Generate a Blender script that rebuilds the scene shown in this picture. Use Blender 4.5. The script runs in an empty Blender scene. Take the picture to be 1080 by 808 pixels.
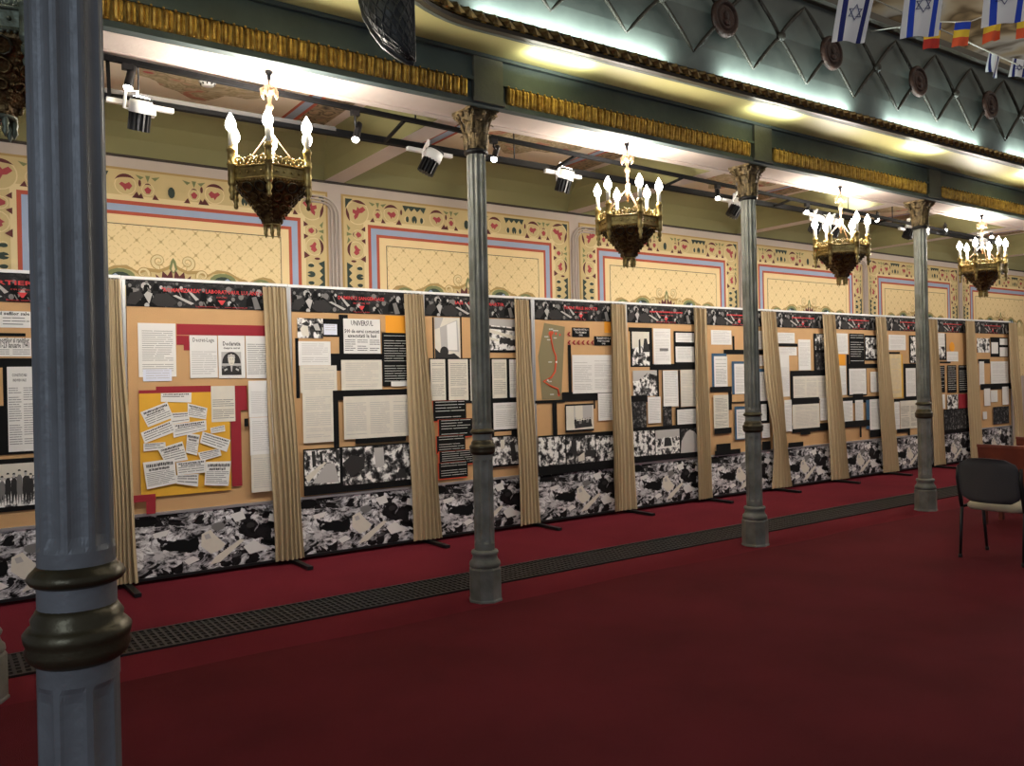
import bpy, math, random
from math import sin, cos, pi, radians as R
from mathutils import Vector, Matrix
random.seed(7)
S = bpy.context.scene
COL = S.collection
# ------------------------------------------------------------------ camera
F = 873.03
FW = Vector((0.57733761, 0.81650444, -0.00133378))
RT = Vector((0.81629152, -0.57722291, -0.0219514))
UP = Vector((0.01869331, -0.01158461, 0.99975815))
EYE = Vector((0, 0, 1.6))
cd = bpy.data.cameras.new('camera'); cam = bpy.data.objects.new('camera', cd); COL.objects.link(cam)
cd.sensor_width = 36; cd.lens = F / 1080 * 36; cd.clip_end = 200; cd.clip_start = .05
m3 = Matrix((RT, UP, -FW)).transposed()
cam.matrix_world = Matrix.Translation(EYE) @ m3.to_4x4()
S.camera = cam

def at(px, py, Y):
    """point of the vertical plane y=Y seen at a photo pixel -> (x, z)"""
    d = FW * F + RT * (px - 540) - UP * (py - 404); t = Y / d.y
    return d.x * t, 1.6 + d.z * t
def atz(px, py, Z):
    d = FW * F + RT * (px - 540) - UP * (py - 404); t = (Z - 1.6) / d.z
    return d.x * t, d.y * t

# ------------------------------------------------------------------ materials
def lin(c):
    return tuple((x / 255 / 12.92 if x / 255 <= .04045 else ((x / 255 + .055) / 1.055) ** 2.4) for x in c)
M = {}
def mat(name, rgb, rough=.6, metal=0., bump=0., bscale=40., var=0., vscale=6., rgb2=None, emit=0., spec=.5, trans=0.):
    m = bpy.data.materials.new(name); m.use_nodes = True; nt = m.node_tree; N = nt.nodes; L = nt.links
    b = N['Principled BSDF']; c = (*lin(rgb), 1)
    b.inputs['Base Color'].default_value = c; b.inputs['Roughness'].default_value = rough
    b.inputs['Metallic'].default_value = metal; b.inputs['Specular IOR Level'].default_value = spec
    tc = N.new('ShaderNodeTexCoord')
    if var or rgb2:
        n = N.new('ShaderNodeTexNoise'); n.inputs['Scale'].default_value = vscale; n.inputs['Detail'].default_value = 5
        L.new(tc.outputs['Object'], n.inputs['Vector'])
        cr = N.new('ShaderNodeValToRGB'); cr.color_ramp.elements[0].position = .35; cr.color_ramp.elements[1].position = .68
        c2 = (*lin(rgb2), 1) if rgb2 else tuple(x * (1 - var) for x in c[:3]) + (1,)
        cr.color_ramp.elements[0].color = c2; cr.color_ramp.elements[1].color = c
        L.new(n.outputs['Fac'], cr.inputs['Fac']); L.new(cr.outputs['Color'], b.inputs['Base Color'])
    if bump:
        n = N.new('ShaderNodeTexNoise'); n.inputs['Scale'].default_value = bscale; n.inputs['Detail'].default_value = 4
        L.new(tc.outputs['Object'], n.inputs['Vector'])
        bp = N.new('ShaderNodeBump'); bp.inputs['Strength'].default_value = bump; bp.inputs['Distance'].default_value = .01
        L.new(n.outputs['Fac'], bp.inputs['Height']); L.new(bp.outputs['Normal'], b.inputs['Normal'])
    if emit:
        b.inputs['Emission Color'].default_value = c; b.inputs['Emission Strength'].default_value = emit
    M[name] = m; return m

mat('carpet', (96, 30, 38), .95, bump=.6, bscale=260, var=.25, vscale=1.3, spec=.1)
mat('carpet_aisle', (112, 34, 46), .95, bump=.5, bscale=220, var=.2, vscale=1.1, spec=.1)
mat('iron', (130, 134, 138), .42, .15, bump=.25, bscale=30, rgb2=(108, 111, 113), vscale=4)
mat('iron_old', (146, 150, 144), .45, .1, bump=.35, bscale=30, rgb2=(108, 110, 100), vscale=5)
mat('bronze_ring', (92, 86, 66), .35, .6, bump=.2, bscale=30, rgb2=(70, 64, 48))
mat('capital', (150, 130, 92), .5, .45, bump=.8, bscale=60, rgb2=(84, 72, 50), vscale=30)
mat('beam_green', (80, 94, 94), .6, bump=.2, bscale=20, rgb2=(66, 78, 78), vscale=3)
mat('impost', (98, 100, 92), .6, bump=.2, rgb2=(80, 82, 76), vscale=3)
mat('gold', (228, 188, 96), .34, .55, bump=.5, bscale=60, rgb2=(160, 122, 54), vscale=20)
mat('soffit_pink', (214, 200, 192), .6, bump=.1, var=.06)
mat('olive', (142, 138, 96), .6, bump=.15, bscale=10, var=.1, vscale=1.5)
mat('olive_light', (190, 184, 126), .5, bump=.1, var=.08, vscale=1.2)
mat('wallpink', (196, 182, 172), .7, bump=.1, var=.06)
mat('dark_line', (50, 40, 32), .7)
mat('tan', (208, 186, 134), .8, var=.08, vscale=9)
mat('tan_light', (226, 206, 158), .8)
mat('tan_edge', (176, 146, 92), .8)
mat('green_dk', (48, 62, 54), .8)
mat('green_md', (122, 128, 84), .8)
mat('maroon', (92, 40, 40), .8)
mat('rose', (168, 68, 72), .8)
mat('brick', (182, 84, 60), .8, var=.1)
mat('bluegrey', (158, 174, 200), .8, var=.06)
mat('cream', (238, 212, 160), .8, var=.04)
mat('paper', (232, 230, 226), .7, var=.03)
mat('paper_warm', (222, 216, 202), .7, var=.06, vscale=14)
mat('paper_blue', (222, 226, 240), .7)
mat('ink', (40, 38, 38), .8)
mat('ink_soft', (182, 179, 176), .8)
mat('ink_mid', (118, 116, 114), .8)
mat('ink_white', (205, 205, 200), .8)
mat('black_card', (13, 13, 14), .8, spec=.2)
mat('board', (204, 162, 113), .85, bump=.2, bscale=120, var=.06, vscale=5)
mat('red_card', (150, 30, 44), .8)
mat('yellow_card', (232, 176, 54), .8, var=.08)
mat('orange_card', (236, 160, 40), .8)
mat('blue_card', (52, 88, 118), .8)
mat('cream_doc', (226, 204, 158), .8, var=.1, vscale=14)
mat('map_olive', (132, 122, 90), .8)
mat('route', (214, 84, 50), .7)
mat('red_print', (205, 56, 60), .7)
mat('alu', (200, 200, 200), .35, .7)
mat('rail_white', (236, 236, 234), .45)
mat('black_metal', (28, 28, 30), .45, .3)
mat('track_dark', (16, 16, 18), .8, spec=.15)
mat('plastic_white', (240, 240, 240), .4)
mat('curtain', (182, 162, 128), .9, bump=.12, bscale=200)
mat('brass', (196, 176, 116), .32, .75, bump=.25, bscale=50, rgb2=(140, 120, 72), vscale=18)
mat('brass_dark', (136, 112, 70), .42, .7, bump=.6, bscale=60, rgb2=(76, 58, 36), vscale=30)
mat('patina', (128, 138, 122), .45, .5, bump=.4, bscale=40, rgb2=(88, 92, 74), vscale=20)
mat('copper', (206, 170, 140), .3, .7)
mat('candle', (240, 238, 228), .5)
mat('bulb', (255, 248, 238), .3, emit=22.)
mat('lamp_on', (255, 250, 240), .3, emit=18.)
mat('lens_off', (90, 90, 94), .2)
mat('parapet', (100, 106, 98), .6, bump=.25, bscale=8, rgb2=(78, 84, 78), vscale=2.5)
mat('strap', (58, 52, 40), .6, .1, rgb2=(40, 36, 28), vscale=10)
mat('medallion', (70, 42, 28), .6, .2, bump=.8, bscale=50, rgb2=(48, 30, 22), vscale=20)
mat('leaf_gold', (176, 148, 88), .35, .5, bump=.4, bscale=40, rgb2=(96, 78, 46), vscale=14)
mat('carved_dark', (58, 62, 64), .45, .2, bump=.5, bscale=40, rgb2=(34, 36, 38), vscale=20)
mat('rail_dark', (66, 60, 46), .5)
mat('white_cloth', (240, 240, 240), .8)
mat('flag_blue', (28, 70, 196), .8)
mat('flag_navy', (26, 36, 110), .8)
mat('flag_yellow', (244, 206, 60), .8)
mat('flag_red', (228, 92, 50), .8)
mat('flag_dred', (190, 52, 40), .8)
mat('cord', (225, 220, 205), .7)
mat('wood_red', (128, 62, 42), .45, bump=.15, bscale=20, rgb2=(104, 46, 32), vscale=5)
mat('fabric_dark', (66, 66, 68), .9, bump=.4, bscale=300)
mat('fabric_light', (176, 166, 144), .9, bump=.3, bscale=300)
mat('floral_a', (170, 146, 116), .8, var=.1)
mat('floral_b', (150, 128, 92), .8)
mat('grate', (44, 44, 46), .5, .4)
mat('grate_hole', (14, 14, 15), .8)
mat('track_lit', (92, 90, 90), .7)  # lit tone of the black rear track, put into the colour
mat('ceil_cream', (228, 212, 190), .7, var=.06)

def shader_mat(name, fn, rough=.6):
    m = bpy.data.materials.new(name); m.use_nodes = True; nt = m.node_tree
    b = nt.nodes['Principled BSDF']; b.inputs['Roughness'].default_value = rough; b.inputs['Specular IOR Level'].default_value = .25
    tc = nt.nodes.new('ShaderNodeTexCoord')
    fn(nt, nt.nodes, nt.links, tc, b); M[name] = m; return m
def ramp(N, pts):
    cr = N.new('ShaderNodeValToRGB'); e = cr.color_ramp.elements
    while len(e) < len(pts): e.new(.5)
    for k, (p, c) in enumerate(pts):
        e[k].position = p; e[k].color = (*lin(c), 1) if len(c) == 3 else c
    return cr
def warp(N, L, tc, amt, scale, off=(0, 0, 0), sc=(1, 1, 1)):
    mp = N.new('ShaderNodeMapping'); mp.inputs['Location'].default_value = off; mp.inputs['Scale'].default_value = sc
    L.new(tc.outputs['Object'], mp.inputs['Vector'])
    n = N.new('ShaderNodeTexNoise'); n.inputs['Scale'].default_value = scale; n.inputs['Detail'].default_value = 3
    L.new(mp.outputs['Vector'], n.inputs['Vector'])
    mx = N.new('ShaderNodeVectorMath'); mx.operation = 'MULTIPLY_ADD'
    L.new(n.outputs['Color'], mx.inputs[0]); mx.inputs[1].default_value = (amt,) * 3; L.new(mp.outputs['Vector'], mx.inputs[2])
    return mx.outputs[0], mp.outputs['Vector']
def rubble(nt, N, L, tc, b):
    def wp(amt, scale, src, det=2):
        n = N.new('ShaderNodeTexNoise'); n.inputs['Scale'].default_value = scale; n.inputs['Detail'].default_value = det
        L.new(src, n.inputs['Vector'])
        mx = N.new('ShaderNodeVectorMath'); mx.operation = 'MULTIPLY_ADD'
        L.new(n.outputs['Color'], mx.inputs[0]); mx.inputs[1].default_value = (amt,) * 3; L.new(src, mx.inputs[2]); return mx.outputs[0]
    mp = N.new('ShaderNodeMapping'); mp.inputs['Location'].default_value = (3.3, 0, 1.2); mp.inputs['Scale'].default_value = (1, 1, 1.5)
    L.new(tc.outputs['Object'], mp.inputs['Vector']); raw = mp.outputs[0]
    v = wp(.30, 3.2, raw); v2 = wp(.12, 11, v, 5)
    vo = N.new('ShaderNodeTexVoronoi'); vo.inputs['Scale'].default_value = 11; vo.distance = 'CHEBYCHEV'; L.new(v2, vo.inputs['Vector'])
    sp = N.new('ShaderNodeSeparateColor'); L.new(vo.outputs['Color'], sp.inputs[0])
    c1 = ramp(N, [(.0, (22, 20, 22)), (.30, (30, 28, 30)), (.35, (186, 184, 186)), (.75, (226, 224, 225)), (1, (245, 244, 245))])
    L.new(sp.outputs[0], c1.inputs['Fac'])
    n2 = N.new('ShaderNodeTexNoise'); n2.inputs['Scale'].default_value = 15; n2.inputs['Detail'].default_value = 6; n2.inputs['Roughness'].default_value = .66; L.new(v, n2.inputs['Vector'])
    c2 = ramp(N, [(.39, (14, 12, 14)), (.45, (170, 168, 170)), (.55, (255, 255, 255))]); L.new(n2.outputs['Fac'], c2.inputs['Fac'])
    n = N.new('ShaderNodeTexNoise'); n.inputs['Scale'].default_value = 3.4; n.inputs['Detail'].default_value = 6; n.inputs['Roughness'].default_value = .7
    L.new(raw, n.inputs['Vector'])
    c3 = ramp(N, [(.385, (16, 15, 16)), (.43, (255, 255, 255))]); L.new(n.outputs['Fac'], c3.inputs['Fac'])
    mA = N.new('ShaderNodeMix'); mA.data_type = 'RGBA'; mA.blend_type = 'MULTIPLY'; mA.inputs[0].default_value = 1
    L.new(c1.outputs[0], mA.inputs[6]); L.new(c2.outputs[0], mA.inputs[7])
    mB = N.new('ShaderNodeMix'); mB.data_type = 'RGBA'; mB.blend_type = 'MULTIPLY'; mB.inputs[0].default_value = .9
    L.new(mA.outputs[2], mB.inputs[6]); L.new(c3.outputs[0], mB.inputs[7])
    L.new(mB.outputs[2], b.inputs['Base Color'])
shader_mat('rubble', rubble, .5)
def photo(seed, scale, lo, hi, dark):
    def f(nt, N, L, tc, b):
        v, raw = warp(N, L, tc, .06, 14, off=(seed * 3.7, seed, seed * 1.9))
        n = N.new('ShaderNodeTexNoise'); n.inputs['Scale'].default_value = scale; n.inputs['Detail'].default_value = 7; n.inputs['Roughness'].default_value = .62
        L.new(v, n.inputs['Vector'])
        c = ramp(N, [(lo, (20, 19, 20)), ((lo + hi) / 2, (100, 98, 98) if not dark else (48, 47, 48)), (hi, (240, 238, 234) if not dark else (138, 136, 134))])
        L.new(n.outputs['Fac'], c.inputs['Fac']); L.new(c.outputs[0], b.inputs['Base Color'])
    return f
shader_mat('photo_a', photo(1, 12, .43, .58, 0))
shader_mat('photo_b', photo(5, 16, .41, .55, 0))
shader_mat('photo_dark', photo(9, 20, .42, .66, 1))
shader_mat('header_photo', photo(3, 22, .50, .72, 1))
def diaper(nt, N, L, tc, b):
    mp = N.new('ShaderNodeMapping'); mp.inputs['Rotation'].default_value = (0, R(45), 0); mp.inputs['Scale'].default_value = (7.2, 7.2, 7.2)
    L.new(tc.outputs['Object'], mp.inputs['Vector'])
    s = N.new('ShaderNodeSeparateXYZ'); L.new(mp.outputs[0], s.inputs[0])
    def mth(op, a, b_=None, c=None):
        q = N.new('ShaderNodeMath'); q.operation = op
        for k, x in enumerate((a, b_, c)):
            if x is None: continue
            if isinstance(x, (int, float)): q.inputs[k].default_value = x
            else: L.new(x, q.inputs[k])
        return q.outputs[0]
    def tri(x): return mth('ABSOLUTE', mth('SUBTRACT', mth('FRACT', x), .5))
    ax, az = tri(s.outputs[0]), tri(s.outputs[2])           # 0 in cell centre, .5 on the lattice
    lx = mth('MULTIPLY', mth('GREATER_THAN', ax, .465), mth('LESS_THAN', tri(mth('MULTIPLY', s.outputs[2], 3)), .3))
    lz = mth('MULTIPLY', mth('GREATER_THAN', az, .465), mth('LESS_THAN', tri(mth('MULTIPLY', s.outputs[0], 3)), .3))
    dd = mth('SQRT', mth('ADD', mth('POWER', mth('SUBTRACT', ax, .5), 2), mth('POWER', mth('SUBTRACT', az, .5), 2)))
    dot = mth('LESS_THAN', dd, .085)
    rr = mth('SQRT', mth('ADD', mth('POWER', ax, 2), mth('POWER', az, 2)))
    ring = mth('MULTIPLY', mth('LESS_THAN', mth('ABSOLUTE', mth('SUBTRACT', rr, .24)), .02), mth('GREATER_THAN', mth('ABSOLUTE', mth('SUBTRACT', ax, az)), .06))
    tot = mth('MINIMUM', mth('ADD', mth('ADD', mth('MULTIPLY', lx, .45), mth('MULTIPLY', lz, .45)), mth('ADD', mth('MULTIPLY', dot, .9), mth('MULTIPLY', ring, .3))), 1)
    mx = N.new('ShaderNodeMix'); mx.data_type = 'RGBA'; L.new(tot, mx.inputs[0])
    mx.inputs[6].default_value = (*lin((236, 212, 162)), 1); mx.inputs[7].default_value = (*lin((184, 156, 106)), 1)
    L.new(mx.outputs[2], b.inputs['Base Color'])
shader_mat('diaper', diaper, .8)
def wavy(nt, N, L, tc, b):
    v, raw = warp(N, L, tc, 2.2, .55)
    n = N.new('ShaderNodeTexNoise'); n.inputs['Scale'].default_value = .6; n.inputs['Detail'].default_value = 2.5; L.new(v, n.inputs['Vector'])
    c = ramp(N, [(.30, (118, 100, 78)), (.38, (136, 118, 94)), (.42, (70, 58, 46)), (.45, (160, 158, 156)), (.50, (160, 150, 132)), (.56, (134, 120, 100)), (.60, (84, 70, 54)), (.64, (158, 138, 108)), (.8, (126, 108, 84))])
    L.new(n.outputs['Fac'], c.inputs['Fac']); L.new(c.outputs[0], b.inputs['Base Color'])
shader_mat('nave_paint', wavy, .6)
def scroll(nt, N, L, tc, b):
    v, raw = warp(N, L, tc, .35, 3.)
    n = N.new('ShaderNodeTexNoise'); n.inputs['Scale'].default_value = 6; n.inputs['Detail'].default_value = 1.5; L.new(v, n.inputs['Vector'])
    c = ramp(N, [(.34, (178, 120, 100)), (.40, (186, 162, 134)), (.46, (142, 128, 96)), (.50, (188, 170, 140)), (.56, (158, 142, 108)), (.60, (196, 178, 150)), (.66, (150, 132, 100))])
    L.new(n.outputs['Fac'], c.inputs['Fac']); L.new(c.outputs[0], b.inputs['Base Color'])
shader_mat('scroll_paint', scroll, .8)
def floral(nt, N, L, tc, b):
    v, raw = warp(N, L, tc, .12, 8)
    vo = N.new('ShaderNodeTexVoronoi'); vo.inputs['Scale'].default_value = 9; L.new(v, vo.inputs['Vector'])
    c = ramp(N, [(.0, (150, 96, 78)), (.3, (176, 152, 122)), (.45, (96, 84, 66)), (.6, (170, 148, 120)), (1, (70, 62, 52))])
    L.new(vo.outputs['Distance'], c.inputs['Fac']); L.new(c.outputs[0], b.inputs['Base Color'])
shader_mat('floral_paint', floral, .8)

# ------------------------------------------------------------------ mesh builder
class MB:
    def __init__(s): s.v = []; s.f = []; s.m = []; s.sm = []; s.mats = []
    def mi(s, m):
        if m not in s.mats: s.mats.append(m)
        return s.mats.index(m)
    def add(s, vs, fs, m, smooth=False):
        o = len(s.v); s.v += [tuple(p) for p in vs]; k = s.mi(m)
        for f in fs: s.f.append(tuple(i + o for i in f)); s.m.append(k); s.sm.append(smooth)
    def box(s, a, b, m):
        x0, y0, z0 = a; x1, y1, z1 = b
        s.add([(x0, y0, z0), (x1, y0, z0), (x1, y1, z0), (x0, y1, z0), (x0, y0, z1), (x1, y0, z1), (x1, y1, z1), (x0, y1, z1)],
              [(0, 3, 2, 1), (4, 5, 6, 7), (0, 1, 5, 4), (1, 2, 6, 5), (2, 3, 7, 6), (3, 0, 4, 7)], m)
    def obox(s, c, ax, ay, az, m):           # centre, three half-axis vectors
        c = Vector(c); ax = Vector(ax); ay = Vector(ay); az = Vector(az)
        P = [c + ax * i + ay * j + az * k for k in (-1, 1) for (i, j) in ((-1, -1), (1, -1), (1, 1), (-1, 1))]
        s.add(P, [(0, 3, 2, 1), (4, 5, 6, 7), (0, 1, 5, 4), (1, 2, 6, 5), (2, 3, 7, 6), (3, 0, 4, 7)], m)
    def card(s, pts, y, m, t=.0008):         # thin card standing in XZ, front at y
        n = len(pts); a = sum(pts[i][0] * pts[(i + 1) % n][1] - pts[(i + 1) % n][0] * pts[i][1] for i in range(n))
        if a < 0: pts = pts[::-1]
        vs = [(x, y, z) for x, z in pts] + [(x, y + t, z) for x, z in pts]
        s.add(vs, [tuple(range(n)), tuple(range(2 * n - 1, n - 1, -1))] + [(i + n, (i + 1) % n + n, (i + 1) % n, i) for i in range(n)], m)
    def rect(s, x0, z0, x1, z1, y, m, t=.0008): s.card([(x0, z0), (x1, z0), (x1, z1), (x0, z1)], y, m, t)
    def flat(s, pts, y, m):
        n = len(pts); a = sum(pts[i][0] * pts[(i + 1) % n][1] - pts[(i + 1) % n][0] * pts[i][1] for i in range(n))
        if a < 0: pts = pts[::-1]
        s.add([(x, y, z) for x, z in pts], [tuple(range(n))], m)
    def tube(s, pts, r, m, n=8, closed=False, cap=True):
        pts = [Vector(p) for p in pts]; k = len(pts); rs = r if isinstance(r, (list, tuple)) else [r] * k
        vs = []; prev = None
        for i, p in enumerate(pts):
            if closed: d = pts[(i + 1) % k] - pts[i - 1]
            else: d = pts[min(i + 1, k - 1)] - pts[max(i - 1, 0)]
            d.normalize()
            if prev is None: a = d.orthogonal().normalized()
            else:
                a = prev - d * prev.dot(d)
                a = a.normalized() if a.length > 1e-6 else d.orthogonal().normalized()
            prev = a; b = d.cross(a)
            vs += [p + (a * cos(2 * pi * j / n) + b * sin(2 * pi * j / n)) * rs[i] for j in range(n)]
        fs = []
        for i in range(k if closed else k - 1):
            i2 = (i + 1) % k
            fs += [(i * n + j, i * n + (j + 1) % n, i2 * n + (j + 1) % n, i2 * n + j) for j in range(n)]
        if cap and not closed: fs += [tuple(range(n - 1, -1, -1)), tuple((k - 1) * n + j for j in range(n))]
        s.add(vs, fs, m, True)
    def lathe(s, prof, c, m, n=24, axis=None, smooth=True, ph=0, cap=True):   # prof [(r, h)]
        c = Vector(c); ax = Vector(axis).normalized() if axis else Vector((0, 0, 1))
        a = Vector((1, 0, 0)) if axis is None else ax.orthogonal().normalized(); b = ax.cross(a)
        vs = [c + ax * h + (a * cos(2 * pi * j / n + ph) + b * sin(2 * pi * j / n + ph)) * r for r, h in prof for j in range(n)]
        fs = [(i * n + j, i * n + (j + 1) % n, (i + 1) * n + (j + 1) % n, (i + 1) * n + j) for i in range(len(prof) - 1) for j in range(n)]
        if cap: fs += [tuple(range(n - 1, -1, -1)), tuple((len(prof) - 1) * n + j for j in range(n))]
        s.add(vs, fs, m, smooth)
    def ball(s, c, r, m, n=10, sc=(1, 1, 1)):
        c = Vector(c); vs = []; k = max(5, n // 2 + 1)
        for i in range(k + 1):
            t = pi * i / k
            vs += [c + Vector((sin(t) * cos(2 * pi * j / n) * r * sc[0], sin(t) * sin(2 * pi * j / n) * r * sc[1], cos(t) * r * sc[2])) for j in range(n)]
        s.add(vs, [(i * n + j, (i + 1) * n + j, (i + 1) * n + (j + 1) % n, i * n + (j + 1) % n) for i in range(k) for j in range(n)], m, True)
    def text(s, body, x, z, size, y, m, align='CENTER', sx=1., rot=0., bold=0., fit=0.):
        cu = bpy.data.curves.new('t', 'FONT'); cu.body = body; cu.size = size; cu.align_x = align; cu.align_y = 'CENTER'
        cu.resolution_u = 1; cu.offset = bold
        o = bpy.data.objects.new('t', cu); me = bpy.data.meshes.new_from_object(o)
        c_, s_ = cos(rot), sin(rot)
        if fit: sx = fit / max(1e-4, max(v.co.x for v in me.vertices) - min(v.co.x for v in me.vertices))
        vs = [(x + (v.co.x * sx) * c_ - v.co.y * s_, y, z + (v.co.x * sx) * s_ + v.co.y * c_) for v in me.vertices]
        s.add(vs, [tuple(p.vertices) for p in me.polygons], m)
        bpy.data.objects.remove(o); bpy.data.curves.remove(cu); bpy.data.meshes.remove(me)
    def build(s, name, parent=None, off=(0, 0, 0)):
        me = bpy.data.meshes.new(name); ox, oy, oz = off
        me.from_pydata([(x - ox, y - oy, z - oz) for x, y, z in s.v], [], s.f)
        for k in s.mats: me.materials.append(M[k])
        me.polygons.foreach_set('material_index', s.m); me.polygons.foreach_set('use_smooth', s.sm)
        me.update()
        o = bpy.data.objects.new(name, me); COL.objects.link(o)
        if parent: o.parent = parent
        else: o.location = off
        return o
def tag(o, label=None, cat=None, group=None, kind=None):
    if label: o['label'] = label
    if cat: o['category'] = cat
    if group: o['group'] = group
    if kind: o['kind'] = kind
    return o
def empty(name, loc, label, cat, group=None, rz=0):
    o = bpy.data.objects.new(name, None); COL.objects.link(o); o.location = loc; o.rotation_euler.z = rz; o.empty_display_size = .1
    return tag(o, label, cat, group)
CH = {}
def kids(o): return [c for c in list(bpy.data.objects) if c.parent == o]
def copy_tree(o, parent=None):
    c = o.copy(); COL.objects.link(c)
    if parent: c.parent = parent
    for k in kids(o): copy_tree(k, c)
    return c
# ------------------------------------------------------------------ the setting
COLX = [.21, 3.334, 6.407, 9.480, 12.553, 15.626, 18.7]
D = 3.073; YC = 5.11; YW = 7.70
b = MB(); b.box((-4, -3, -.1), (24, YW + .1, 0), 'carpet_aisle'); tag(b.build('floor'), kind='structure')
b = MB()                                     # darker nave carpet with a wavy cut edge along the columns
n = 140; xs = [-3.9 + 27.8 * i / n for i in range(n + 1)]
def cedge(x): return 4.93 + .018 * sin(x * 1.7) + .012 * sin(x * 4.1 + 1)
top = [(x, -2.9, .008) for x in xs] + [(x, cedge(x), .008) for x in xs]
b.add(top, [(i, i + 1, n + 2 + i, n + 1 + i) for i in range(n)], 'carpet')
b.add([(x, cedge(x), z) for x in xs for z in (.0005, .008)], [(2 * i + 1, 2 * i + 3, 2 * i + 2, 2 * i) for i in range(n)], 'carpet')
tag(b.build('carpet'), 'deep red carpet laid over the nave in front of the columns', 'carpet')
# floor grating
b = MB(); gx0, gx1 = -3.5, 21
b.box((gx0, 5.43, .0005), (gx1, 5.90, .006), 'grate_hole')
b.box((gx0, 5.43, .005), (gx1, 5.452, .014), 'grate'); b.box((gx0, 5.878, .005), (gx1, 5.90, .014), 'grate')
for k in range(5): b.box((gx0, 5.508 + k * .067, .005), (gx1, 5.526 + k * .067, .012), 'grate')
x = gx0
while x < 15: b.box((x, 5.45, .005), (x + .018, 5.88, .0125), 'grate'); x += .045
b.box((15, 5.45, .005), (gx1, 5.88, .0118), 'grate')
tag(b.build('floor_grating'), 'dark metal heating grating running through the red carpet', 'floor grating')
# wall
wall = MB(); wall.box((-4, YW, 0), (24, YW + .2, 7.6), 'wallpink')
wall_o = tag(wall.build('wall_back'), kind='structure')
b = MB(); b.box((-4, YW - .012, 3.600), (24, YW, 3.622), 'dark_line'); b.build('dado_line', wall_o)

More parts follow.
